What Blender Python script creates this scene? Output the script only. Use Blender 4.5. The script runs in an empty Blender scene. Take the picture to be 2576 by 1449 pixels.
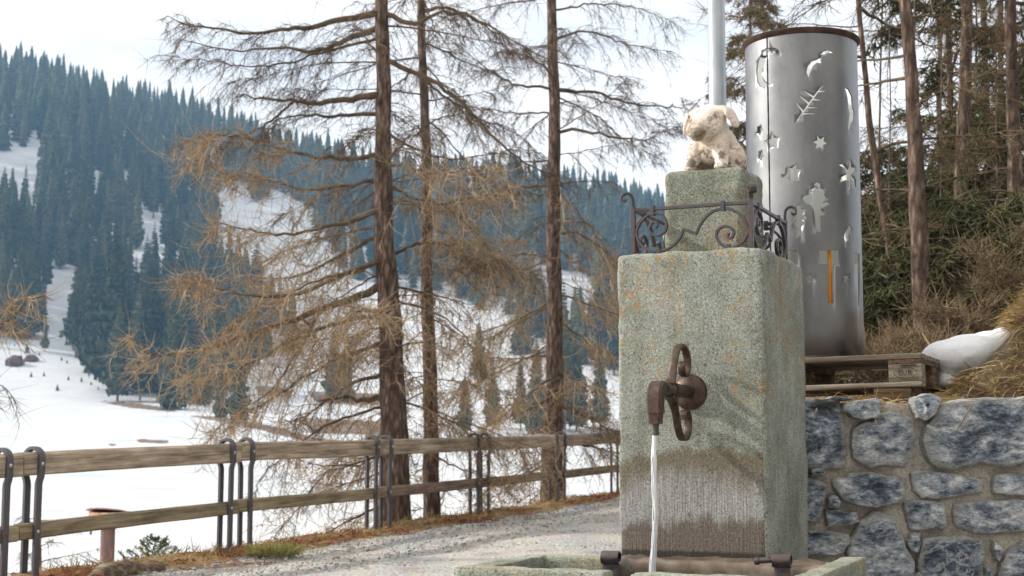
import bpy, bmesh, math, random
import numpy as np
from mathutils import Vector, Matrix, noise as mnoise
from mathutils.geometry import tessellate_polygon

# ------------------------------------------------------------------ camera, sky, sun, exposure
F_PX, PITCH, EYE = 3578.0, math.atan(385.5 / 3578.0), 1.05
SUN_AZ, SUN_EL = math.radians(-80), math.radians(31)     # azimuth from +Y towards +X
scene = bpy.context.scene
cam_data = bpy.data.cameras.new('camera')
cam_data.sensor_width = 36.0
cam_data.lens = 50.0
cam_data.clip_start = 0.05
cam_data.clip_end = 6000
cam_data.dof.use_dof = True
cam_data.dof.focus_distance = 5.25
cam_data.dof.aperture_fstop = 7.0
cam = bpy.data.objects.new('camera', cam_data)
scene.collection.objects.link(cam)
cam.location = (0, 0, EYE)
cam.rotation_euler = (math.pi / 2 + PITCH, 0, 0)
scene.camera = cam

world = bpy.data.worlds.new('World')
scene.world = world
world.use_nodes = True
wn, wl = world.node_tree.nodes, world.node_tree.links
wn.clear()
w_out = wn.new('ShaderNodeOutputWorld')
w_bg = wn.new('ShaderNodeBackground')
w_bg.inputs['Strength'].default_value = 0.11
w_sky = wn.new('ShaderNodeTexSky')
w_sky.sky_type = 'NISHITA'
w_sky.sun_disc = False
w_sky.sun_elevation = SUN_EL
w_sky.sun_rotation = SUN_AZ
w_sky.altitude = 1500
w_co = wn.new('ShaderNodeTexCoord')
w_mp = wn.new('ShaderNodeMapping')
w_mp.inputs['Scale'].default_value = (1.3, 1.3, 3.4)
w_mp.inputs['Location'].default_value = (0.35, 0.1, 0.2)
w_nz = wn.new('ShaderNodeTexNoise')
w_nz.inputs['Scale'].default_value = 2.3
w_nz.inputs['Detail'].default_value = 6
w_rp = wn.new('ShaderNodeValToRGB')
w_rp.color_ramp.elements[0].position = 0.34
w_rp.color_ramp.elements[0].color = (0.66, 0.66, 0.66, 1)
w_rp.color_ramp.elements[1].position = 0.50
w_rp.color_ramp.elements[1].color = (1, 1, 1, 1)
w_nz2 = wn.new('ShaderNodeTexNoise')
w_nz2.inputs['Scale'].default_value = 3.1
w_nz2.inputs['Detail'].default_value = 4
w_cl = wn.new('ShaderNodeValToRGB')
w_cl.color_ramp.elements[0].position = 0.35
w_cl.color_ramp.elements[0].color = (7.6, 7.3, 7.0, 1)
w_cl.color_ramp.elements[1].position = 0.62
w_cl.color_ramp.elements[1].color = (9.3, 8.95, 8.6, 1)
w_mx = wn.new('ShaderNodeMix')
w_mx.data_type = 'RGBA'
wl.new(w_co.outputs['Generated'], w_mp.inputs['Vector'])
wl.new(w_mp.outputs['Vector'], w_nz.inputs['Vector'])
wl.new(w_mp.outputs['Vector'], w_nz2.inputs['Vector'])
wl.new(w_nz.outputs['Fac'], w_rp.inputs['Fac'])
wl.new(w_nz2.outputs['Fac'], w_cl.inputs['Fac'])
wl.new(w_rp.outputs['Color'], w_mx.inputs['Factor'])
wl.new(w_sky.outputs['Color'], w_mx.inputs['A'])
wl.new(w_cl.outputs['Color'], w_mx.inputs['B'])
wl.new(w_mx.outputs['Result'], w_bg.inputs['Color'])
wl.new(w_bg.outputs['Background'], w_out.inputs['Surface'])

sun_data = bpy.data.lights.new('sun', 'SUN')
sun_data.energy = 3.5
sun_data.angle = math.radians(2.5)
sun_data.color = (1.0, 0.95, 0.87)
sun = bpy.data.objects.new('sun', sun_data)
scene.collection.objects.link(sun)
sun_dir = Vector((math.sin(SUN_AZ) * math.cos(SUN_EL), math.cos(SUN_AZ) * math.cos(SUN_EL), math.sin(SUN_EL)))
sun.rotation_euler = sun_dir.to_track_quat('Z', 'Y').to_euler()

vs = scene.view_settings
vs.view_transform = 'Standard'
vs.look = 'None'
vs.gamma = 1.0
vs.exposure = 0.68
vs.use_curve_mapping = False
scene.cycles.max_bounces = 8
scene.cycles.diffuse_bounces = 5
scene.cycles.volume_bounces = 0
scene.cycles.use_denoising = True

rng = np.random.default_rng(7)
random.seed(7)
C = scene.collection


# ------------------------------------------------------------------ helpers
def P(vx, vy, Y):
    """place seen at (vx, vy) of the 2576 wide frame and standing Y metres ahead"""
    u, w = (vx - 1288) / F_PX, -(vy - 724.5) / F_PX
    y = math.cos(PITCH) - math.sin(PITCH) * w
    z = math.sin(PITCH) + math.cos(PITCH) * w
    s = Y / y
    return Vector((u * s, Y, EYE + z * s))


def to_view(x, y, z):
    dz = z - EYE
    f = y * math.cos(PITCH) + dz * math.sin(PITCH)
    up = -y * math.sin(PITCH) + dz * math.cos(PITCH)
    return 1288 + F_PX * x / f, 724.5 - F_PX * up / f


def mesh_from(name, V, F, smooth=False, colors=None):
    V = np.asarray(V, dtype=np.float32).reshape(-1, 3)
    me = bpy.data.meshes.new(name)
    if isinstance(F, np.ndarray):
        k = F.shape[1]
        n = F.shape[0]
        me.vertices.add(len(V))
        me.vertices.foreach_set('co', V.ravel())
        me.loops.add(n * k)
        me.loops.foreach_set('vertex_index', F.astype(np.int32).ravel())
        me.polygons.add(n)
        me.polygons.foreach_set('loop_start', np.arange(0, n * k, k, dtype=np.int32))
        me.update(calc_edges=True)
        me.validate()
    else:
        me.from_pydata([tuple(v) for v in V.tolist()], [], [tuple(f) for f in F])
        me.update()
    if smooth and len(me.polygons):
        me.polygons.foreach_set('use_smooth', np.ones(len(me.polygons), dtype=bool))
    return me


def obj(name, me, mat=None, parent=None, loc=None, rot=None):
    o = bpy.data.objects.new(name, me)
    C.objects.link(o)
    if mat is not None and me is not None:
        if not me.materials:
            me.materials.append(mat)
    if parent is not None:
        o.parent = parent
    if loc is not None:
        o.location = loc
    if rot is not None:
        o.rotation_euler = rot
    return o


def tag(o, label=None, cat=None, group=None, kind=None):
    if label:
        o['label'] = label
    if cat:
        o['category'] = cat
    if group:
        o['group'] = group
    if kind:
        o['kind'] = kind
    return o


def thing(name, label, cat, loc=(0, 0, 0), rz=0.0, group=None):
    o = bpy.data.objects.new(name, None)
    o.empty_display_size = 0.1
    C.objects.link(o)
    o.location = loc
    o.rotation_euler = (0, 0, rz)
    return tag(o, label, cat, group)


def tubes(paths, radii, sides=3):
    """paths (N,K,3), radii (N,K) -> V, quads"""
    paths = np.asarray(paths, float)
    N, K, _ = paths.shape
    T = np.gradient(paths, axis=1)
    T /= np.linalg.norm(T, axis=2, keepdims=True) + 1e-9
    ref = np.zeros_like(T)
    ref[..., 0], ref[..., 1], ref[..., 2] = 0.31, 0.87, 0.38
    A = np.cross(T, ref)
    A /= np.linalg.norm(A, axis=2, keepdims=True) + 1e-9
    B = np.cross(T, A)
    ang = np.arange(sides) * 2 * math.pi / sides
    V = (paths[:, :, None, :] + radii[:, :, None, None] *
         (A[:, :, None, :] * np.cos(ang)[None, None, :, None] + B[:, :, None, :] * np.sin(ang)[None, None, :, None]))
    idx = np.arange(N * K * sides).reshape(N, K, sides)
    a = idx[:, :-1, :]
    b = idx[:, 1:, :]
    Fq = np.stack([a, np.roll(a, -1, axis=2), np.roll(b, -1, axis=2), b], axis=-1).reshape(-1, 4)
    return V.reshape(-1, 3), Fq


def join_np(parts):
    Vs, Fs, off = [], [], 0
    for V, F in parts:
        Vs.append(V)
        Fs.append(F + off)
        off += len(V)
    return np.concatenate(Vs), np.concatenate(Fs)


def catmull(pts, n):
    p = np.asarray(pts, float)
    p = np.vstack([2 * p[0] - p[1], p, 2 * p[-1] - p[-2]])
    seg = len(p) - 3
    out = []
    for t in np.linspace(0, seg - 1e-6, n):
        i = int(t)
        u = t - i
        a, b, c, d = p[i], p[i + 1], p[i + 2], p[i + 3]
        out.append(0.5 * ((2 * b) + (c - a) * u + (2 * a - 5 * b + 4 * c - d) * u * u + (3 * b - a - 3 * c + d) * u ** 3))
    return np.array(out)


class MB:
    """collects boxes, prisms, sweeps and lathes into one mesh"""
    def __init__(self):
        self.V, self.F = [], []

    def add(self, V, F):
        o = len(self.V)
        self.V += [tuple(v) for v in V]
        self.F += [tuple(i + o for i in f) for f in F]
        return self

    def box(self, x0, x1, y0, y1, z0, z1, b=0.0):
        bm = bmesh.new()
        bmesh.ops.create_cube(bm, size=1)
        for v in bm.verts:
            v.co = ((x0 + x1) / 2 + v.co.x * (x1 - x0), (y0 + y1) / 2 + v.co.y * (y1 - y0), (z0 + z1) / 2 + v.co.z * (z1 - z0))
        if b:
            bmesh.ops.bevel(bm, geom=bm.edges[:], offset=b, segments=2, affect='EDGES', profile=0.6)
        bm.verts.index_update()
        self.add([v.co[:] for v in bm.verts], [[v.index for v in f.verts] for f in bm.faces])
        bm.free()
        return self

    def tube(self, pts, radii, sides=10, caps=True):
        pts = np.asarray(pts, float)
        r = np.broadcast_to(np.asarray(radii, float), (len(pts),))
        V, Fq = tubes(pts[None], r[None], sides)
        Fs = [tuple(f) for f in Fq.tolist()]
        if caps:
            Fs.append(tuple(range(sides))[::-1])
            Fs.append(tuple(range(len(V) - sides, len(V))))
        return self.add(V.tolist(), Fs)

    def sweep(self, pts, nrm, hn, ht):
        """rectangular bar along pts; hn half size along nrm, ht half size across"""
        p = np.asarray(pts, float)
        T = np.gradient(p, axis=0)
        T /= np.linalg.norm(T, axis=1, keepdims=True) + 1e-9
        n = np.asarray(nrm, float)
        if n.ndim == 1:
            n = np.broadcast_to(n, p.shape)
        n = n - (n * T).sum(1, keepdims=True) * T
        n /= np.linalg.norm(n, axis=1, keepdims=True) + 1e-9
        s = np.cross(T, n)
        hn = np.broadcast_to(np.asarray(hn, float), (len(p),))[:, None]
        ht = np.broadcast_to(np.asarray(ht, float), (len(p),))[:, None]
        c = 0.72
        prof = [(1, c), (c, 1), (-c, 1), (-1, c), (-1, -c), (-c, -1), (c, -1), (1, -c)]
        V = np.stack([p + n * hn * a + s * ht * b for a, b in prof], axis=1)
        K, S = len(p), len(prof)
        Fs = []
        for i in range(K - 1):
            for j in range(S):
                k = (j + 1) % S
                Fs.append((i * S + j, i * S + k, (i + 1) * S + k, (i + 1) * S + j))
        Fs.append(tuple(range(S))[::-1])
        Fs.append(tuple(range((K - 1) * S, K * S)))
        return self.add(V.reshape(-1, 3).tolist(), Fs)

    def lathe(self, prof, n=32, center=(0, 0, 0)):
        V, Fs = [], []
        for r, z in prof:
            for i in range(n):
                a = 2 * math.pi * i / n
                V.append((center[0] + r * math.cos(a), center[1] + r * math.sin(a), center[2] + z))
        for k in range(len(prof) - 1):
            for i in range(n):
                j = (i + 1) % n
                Fs.append((k * n + i, k * n + j, (k + 1) * n + j, (k + 1) * n + i))
        return self.add(V, Fs)

    def build(self, name, mat, parent=None, smooth=False, loc=None, rot=None, auto=None):
        me = bpy.data.meshes.new(name)
        me.from_pydata(self.V, [], self.F)
        me.update()
        bm = bmesh.new()
        bm.from_mesh(me)
        bmesh.ops.recalc_face_normals(bm, faces=bm.faces[:])
        bm.to_mesh(me)
        bm.free()
        if smooth:
            me.polygons.foreach_set('use_smooth', np.ones(len(me.polygons), dtype=bool))
            if auto:
                me.set_sharp_from_angle(angle=math.radians(auto))
        return obj(name, me, mat, parent, loc, rot)


def rounded_box(sx, sy, sz, r, cuts=24, amp=0.004, seed=0.0, edge=0.0):
    """box from (-sx/2,-sy/2,0) to (sx/2,sy/2,sz) with worn round edges"""
    bm = bmesh.new()
    bmesh.ops.create_cube(bm, size=1)
    bmesh.ops.subdivide_edges(bm, edges=bm.edges[:], cuts=cuts, use_grid_fill=True)
    h = Vector((sx / 2, sy / 2, sz / 2))
    for v in bm.verts:
        q = []
        for k in range(3):
            t = v.co[k] * 2
            t = math.copysign(1 - (1 - abs(t)) ** 1.35, t)      # more rows near the edges
            q.append(t * h[k])
        c = Vector([max(-h[k] + r, min(h[k] - r, q[k])) for k in range(3)])
        d = Vector(q) - c
        d = d.normalized() if d.length > 1e-6 else Vector((0, 0, 0))
        p = c + d * r
        nz = mnoise.noise(Vector((p.x * 9 + seed, p.y * 9, p.z * 9))) + 0.5 * mnoise.noise(Vector((p.x * 30 + seed, p.y * 30, p.z * 30)))
        ecount = sum(1 for k in range(3) if abs(q[k]) > h[k] - r * 1.2)
        a = amp + (edge if ecount >= 2 else 0)
        v.co = p + d * nz * a
        v.co.z += h.z
    me = bpy.data.meshes.new('stone_block')
    bm.to_mesh(me)
    bm.free()
    me.polygons.foreach_set('use_smooth', np.ones(len(me.polygons), dtype=bool))
    return me


# ------------------------------------------------------------------ materials
class Mat:
    def __init__(self, name, rough=0.8, metal=0.0, spec=0.3):
        self.m = bpy.data.materials.new(name)
        self.m.use_nodes = True
        self.n, self.l = self.m.node_tree.nodes, self.m.node_tree.links
        self.b = self.n['Principled BSDF']
        self.b.inputs['Roughness'].default_value = rough
        self.b.inputs['Metallic'].default_value = metal
        self.b.inputs['Specular IOR Level'].default_value = spec

    def coord(self, kind='Object', scale=(1, 1, 1), rot=(0, 0, 0)):
        if kind == 'Position':
            src = self.n.new('ShaderNodeNewGeometry').outputs['Position']
        else:
            src = self.n.new('ShaderNodeTexCoord').outputs[kind]
        mp = self.n.new('ShaderNodeMapping')
        mp.inputs['Scale'].default_value = scale
        mp.inputs['Rotation'].default_value = rot
        self.l.new(src, mp.inputs['Vector'])
        return mp.outputs['Vector']

    def noise(self, vec, scale=5.0, detail=6.0, rough=0.55, dist=0.0):
        t = self.n.new('ShaderNodeTexNoise')
        t.inputs['Scale'].default_value = scale
        t.inputs['Detail'].default_value = detail
        t.inputs['Roughness'].default_value = rough
        t.inputs['Distortion'].default_value = dist
        self.l.new(vec, t.inputs['Vector'])
        return t.outputs['Fac']

    def voronoi(self, vec, scale=5.0, feature='F1', out='Distance'):
        t = self.n.new('ShaderNodeTexVoronoi')
        t.feature = feature
        t.inputs['Scale'].default_value = scale
        self.l.new(vec, t.inputs['Vector'])
        return t.outputs[out]

    def ramp(self, fac, stops):
        r = self.n.new('ShaderNodeValToRGB')
        e = r.color_ramp.elements
        while len(e) < len(stops):
            e.new(0.5)
        for k, (pos, col) in enumerate(stops):
            e[k].position = pos
            if not hasattr(col, '__len__'):
                col = (col, col, col)
            e[k].color = (*col[:3], 1)
        self.l.new(fac, r.inputs['Fac'])
        return r.outputs['Color']

    def mix(self, fac, a, b, mode='MIX'):
        m = self.n.new('ShaderNodeMix')
        m.data_type = 'RGBA'
        m.blend_type = mode
        for val, key in ((fac, 'Factor'), (a, 'A'), (b, 'B')):
            if isinstance(val, (int, float)):
                m.inputs[key].default_value = val if key == 'Factor' else (val, val, val, 1)
            elif isinstance(val, (tuple, list)):
                m.inputs[key].default_value = (*val[:3], 1)
            else:
                self.l.new(val, m.inputs[key])
        return m.outputs['Result']

    def math(self, op, a, b=0.0, clamp=False):
        m = self.n.new('ShaderNodeMath')
        m.operation = op
        m.use_clamp = clamp
        for val, i in ((a, 0), (b, 1)):
            if isinstance(val, (int, float)):
                m.inputs[i].default_value = val
            else:
                self.l.new(val, m.inputs[i])
        return m.outputs[0]

    def sep(self, vec):
        s = self.n.new('ShaderNodeSeparateXYZ')
        self.l.new(vec, s.inputs[0])
        return s.outputs

    def smooth(self, x, lo, hi):
        m = self.n.new('ShaderNodeMapRange')
        m.interpolation_type = 'SMOOTHSTEP'
        m.inputs['From Min'].default_value = lo
        m.inputs['From Max'].default_value = hi
        self.l.new(x, m.inputs['Value'])
        return m.outputs['Result']

    def color(self, c):
        if isinstance(c, (tuple, list)):
            self.b.inputs['Base Color'].default_value = (*c[:3], 1)
        else:
            self.l.new(c, self.b.inputs['Base Color'])
        return self

    def rough(self, c):
        self.l.new(c, self.b.inputs['Roughness'])
        return self

    def bump(self, h, strength=0.3, dist=0.01, prev=None):
        b = self.n.new('ShaderNodeBump')
        b.inputs['Strength'].default_value = strength
        b.inputs['Distance'].default_value = dist
        self.l.new(h, b.inputs['Height'])
        if prev is not None:
            self.l.new(prev, b.inputs['Normal'])
        self.l.new(b.outputs['Normal'], self.b.inputs['Normal'])
        return b.outputs['Normal']

    def island(self):
        return self.n.new('ShaderNodeNewGeometry').outputs['Random Per Island']

    def objrand(self):
        return self.n.new('ShaderNodeObjectInfo').outputs['Random']


MT = {}


def m_concrete(name, stain=False, tint=(1, 1, 1)):
    m = Mat(name, rough=0.9, spec=0.2)
    v = m.coord('Object')
    fine = m.noise(v, 260, 4, 0.7)
    mid = m.noise(v, 115, 5, 0.7)
    big = m.noise(v, 3.6, 7, 0.68)
    base = m.ramp(big, [(0.3, (0.175 * tint[0], 0.19 * tint[1], 0.155 * tint[2])), (0.5, (0.295 * tint[0], 0.312 * tint[1], 0.268 * tint[2])), (0.7, (0.42 * tint[0], 0.445 * tint[1], 0.415 * tint[2]))])
    col = m.mix(0.85, base, m.ramp(mid, [(0.34, 0.3), (0.45, 0.95), (0.66, 1.45)]), 'MULTIPLY')
    col = m.mix(0.8, col, m.ramp(fine, [(0.36, 0.3), (0.5, 1.0), (0.64, 1.65)]), 'MULTIPLY')
    # dark pits
    pit = m.voronoi(v, 60)
    pm = m.math('MULTIPLY', m.ramp(pit, [(0.10, 1.0), (0.22, 0.0)]), m.ramp(m.noise(v, 14, 3), [(0.5, 0.0), (0.62, 0.8)]))
    col = m.mix(pm, col, (0.05, 0.05, 0.045))
    # lichen, orange and mustard
    l1 = m.math('MULTIPLY', m.ramp(m.noise(v, 38, 5, 0.75), [(0.515, 0.0), (0.60, 0.85)]), m.ramp(m.noise(v, 4.6, 3), [(0.475, 0.0), (0.57, 1.0)]))
    xyz = m.sep(v)
    up = m.smooth(xyz[2], 1.05, 1.3) if stain else 1.0
    if stain:
        l1 = m.math('MULTIPLY', l1, up)
    col = m.mix(l1, col, m.ramp(m.noise(v, 20, 2), [(0.42, (0.45, 0.19, 0.05)), (0.58, (0.40, 0.29, 0.09))]))
    sp = m.ramp(m.voronoi(v, 17), [(0.035, 1.0), (0.07, 0.0)])
    sp = m.math('MULTIPLY', sp, m.ramp(m.noise(v, 6.5, 2), [(0.46, 0.0), (0.5, 1.0)]))
    col = m.mix(sp, col, (0.42, 0.15, 0.03))
    dk = m.ramp(m.voronoi(m.coord('Object', (1, 1, 1), (0.3, 0.5, 0.2)), 11), [(0.05, 0.85), (0.09, 0.0)])
    dk = m.math('MULTIPLY', dk, m.ramp(m.noise(v, 3.2, 2), [(0.5, 0.0), (0.56, 1.0)]))
    col = m.mix(dk, col, (0.09, 0.10, 0.12))
    # broad mossy/brown weather streaks running down
    st = m.noise(m.coord('Object', (14, 14, 0.9)), 1.0, 5, 0.6)
    col = m.mix(m.math('MULTIPLY', m.ramp(st, [(0.48, 0.0), (0.72, 0.6)]), 0.8), col, m.mix(0.8, col, (0.45, 0.37, 0.22), 'MULTIPLY'))
    streak = m.noise(m.coord('Object', (160, 160, 5)), 1.0, 3, 0.6)
    h = m.math('ADD', m.math('MULTIPLY', fine, 0.7), m.math('MULTIPLY', mid, 1.0))
    if stain:
        # water stain on the face below the spout: brown band, lime-grey band, dark foot
        x, y, z = xyz[0], xyz[1], xyz[2]
        wob = m.noise(m.coord('Object', (6, 1, 3)), 1.0, 6, 0.7)
        wob2 = m.noise(m.coord('Object', (45, 1, 12)), 1.0, 3, 0.6)
        zz = m.math('ADD', z, m.math('MULTIPLY', m.math('SUBTRACT', wob, 0.5), 0.26))
        zz = m.math('ADD', zz, m.math('MULTIPLY', m.math('SUBTRACT', wob2, 0.5), 0.07))
        arch = m.math('MULTIPLY', m.math('POWER', m.math('ABSOLUTE', m.math('SUBTRACT', x, 0.06)), 2.0), 0.5)
        zz = m.math('ADD', zz, arch)
        onface = m.math('MULTIPLY', m.math('LESS_THAN', y, 0.012), m.math('LESS_THAN', x, 0.272))
        band = m.math('MULTIPLY', m.math('SUBTRACT', 1.0, m.smooth(zz, 1.0, 1.045)), onface)
        lime = m.math('MULTIPLY', m.math('SUBTRACT', 1.0, m.smooth(zz, 0.86, 0.985)), onface)
        foot = m.math('MULTIPLY', m.math('SUBTRACT', 1.0, m.smooth(zz, 0.75, 0.80)), onface)
        grain = m.ramp(mid, [(0.3, 0.5), (0.5, 1.0), (0.7, 1.5)])
        grain = m.mix(0.8, grain, m.ramp(fine, [(0.3, 0.5), (0.5, 1.0), (0.7, 1.4)]), 'MULTIPLY')
        bcol = m.mix(1.0, grain, (0.165, 0.135, 0.092), 'MULTIPLY')
        lcol = m.mix(1.0, m.mix(0.7, grain, m.ramp(streak, [(0.35, 0.6), (0.65, 1.35)]), 'MULTIPLY'), (0.37, 0.365, 0.36), 'MULTIPLY')
        fcol = m.mix(1.0, grain, (0.15, 0.12, 0.095), 'MULTIPLY')
        col = m.mix(m.math('MULTIPLY', band, 0.85), col, bcol)
        col = m.mix(m.math('MULTIPLY', lime, 0.9), col, lcol)
        col = m.mix(m.math('MULTIPLY', foot, 0.9), col, fcol)
        crack = m.math('MULTIPLY', m.math('SUBTRACT', 1.0, m.smooth(m.math('ADD', z, m.math('MULTIPLY', wob2, 0.02)), 0.650, 0.664)), onface)
        col = m.mix(m.math('MULTIPLY', crack, 0.8), col, (0.03, 0.028, 0.025))
        rust = m.math('MULTIPLY', m.ramp(m.noise(m.coord('Object', (40, 40, 5)), 1.0, 3), [(0.6, 0.0), (0.7, 0.8)]), m.math('MULTIPLY', m.math('GREATER_THAN', x, 0.27), m.math('SUBTRACT', 1.0, m.smooth(z, 0.7, 0.85))))
        col = m.mix(rust, col, (0.36, 0.17, 0.05))
        h = m.math('ADD', h, m.math('MULTIPLY', m.math('MULTIPLY', streak, 1.2), lime))
    m.color(col)
    m.bump(h, 0.9, 0.006)
    return m.m


def m_iron(name, base=(0.055, 0.052, 0.058), rustmix=0.5, rough=0.42):
    m = Mat(name, rough=rough, metal=0.75, spec=0.5)
    v = m.coord('Object')
    n1 = m.noise(v, 60, 5, 0.7)
    n2 = m.noise(v, 9, 4, 0.6)
    rust = m.ramp(m.math('ADD', m.math('MULTIPLY', n1, 0.6), m.math('MULTIPLY', n2, 0.5)), [(0.5, 0.0), (0.66, rustmix)])
    col = m.mix(rust, m.ramp(n1, [(0.3, tuple(c * 0.6 for c in base)), (0.6, base), (0.8, tuple(c * 2.0 for c in base))]), (0.085, 0.04, 0.025))
    m.color(col)
    m.l.new(m.math('SUBTRACT', 0.85, rust), m.b.inputs['Metallic'])
    m.rough(m.ramp(n1, [(0.3, rough - 0.1), (0.7, rough + 0.3)]))
    m.bump(n1, 0.4, 0.002)
    return m.m


def m_wood(name, cols, dark=0.5, sc=1.0, lichen=0.0):
    m = Mat(name, rough=0.85, spec=0.25)
    off = m.n.new('ShaderNodeObjectInfo').outputs['Random']
    v0 = m.n.new('ShaderNodeTexCoord').outputs['Object']
    add = m.n.new('ShaderNodeVectorMath')
    add.operation = 'ADD'
    comb = m.n.new('ShaderNodeCombineXYZ')
    m.l.new(m.math('MULTIPLY', off, 37.0), comb.inputs[0])
    m.l.new(v0, add.inputs[0])
    m.l.new(comb.outputs[0], add.inputs[1])
    mp = m.n.new('ShaderNodeMapping')
    mp.inputs['Scale'].default_value = (1.6 * sc, 38 * sc, 38 * sc)
    m.l.new(add.outputs[0], mp.inputs['Vector'])
    g = m.noise(mp.outputs['Vector'], 1.0, 6, 0.65, 0.6)
    mp2 = m.n.new('ShaderNodeMapping')
    mp2.inputs['Scale'].default_value = (2.2 * sc, 7 * sc, 7 * sc)
    m.l.new(add.outputs[0], mp2.inputs['Vector'])
    b = m.noise(mp2.outputs['Vector'], 1.0, 4, 0.6)
    col = m.ramp(g, [(0.33, tuple(c * dark for c in cols[0])), (0.47, cols[0]), (0.62, cols[1])])
    col = m.mix(0.7, col, m.ramp(b, [(0.32, 0.5), (0.5, 1.0), (0.68, 1.35)]), 'MULTIPLY')
    spots = m.math('MULTIPLY', m.ramp(m.voronoi(add.outputs[0], 16 * sc), [(0.06, 1.0), (0.12, 0.0)]), m.ramp(m.noise(add.outputs[0], 5, 2), [(0.52, 0), (0.58, 1)]))
    col = m.mix(m.math('MULTIPLY', spots, 0.8), col, (0.03, 0.022, 0.018))
    if lichen:
        ln = m.noise(add.outputs[0], 24, 5, 0.75)
        col = m.mix(m.ramp(ln, [(0.5, 0.0), (0.66, lichen)]), col, (0.24, 0.22, 0.15))
        ln2 = m.noise(add.outputs[0], 2.2, 3, 0.6)
        col = m.mix(m.ramp(ln2, [(0.58, 0.0), (0.70, lichen * 0.8)]), col, (0.22, 0.17, 0.05))
    col = m.mix(1.0, col, m.ramp(off, [(0.0, 0.82), (1.0, 1.12)]), 'MULTIPLY')
    m.color(col)
    m.bump(g, 0.5, 0.004)
    return m.m


def m_noise(name, stops, scale=6, detail=6, stretch=(1, 1, 1), rough=0.85, bump=0.3, bdist=0.01, coord='Object', spec=0.25, metal=0.0, island=0.0, bscale=None):
    m = Mat(name, rough=rough, spec=spec, metal=metal)
    v = m.coord(coord, stretch)
    f = m.noise(v, scale, detail, 0.62)
    col = m.ramp(f, stops)
    if island:
        col = m.mix(island, col, m.ramp(m.island(), [(0.0, 0.45), (0.5, 1.0), (1.0, 1.7)]), 'MULTIPLY')
    m.color(col)
    if bump:
        m.bump(m.noise(v, bscale, 5, 0.65) if bscale else f, bump, bdist)
    return m.m


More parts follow.
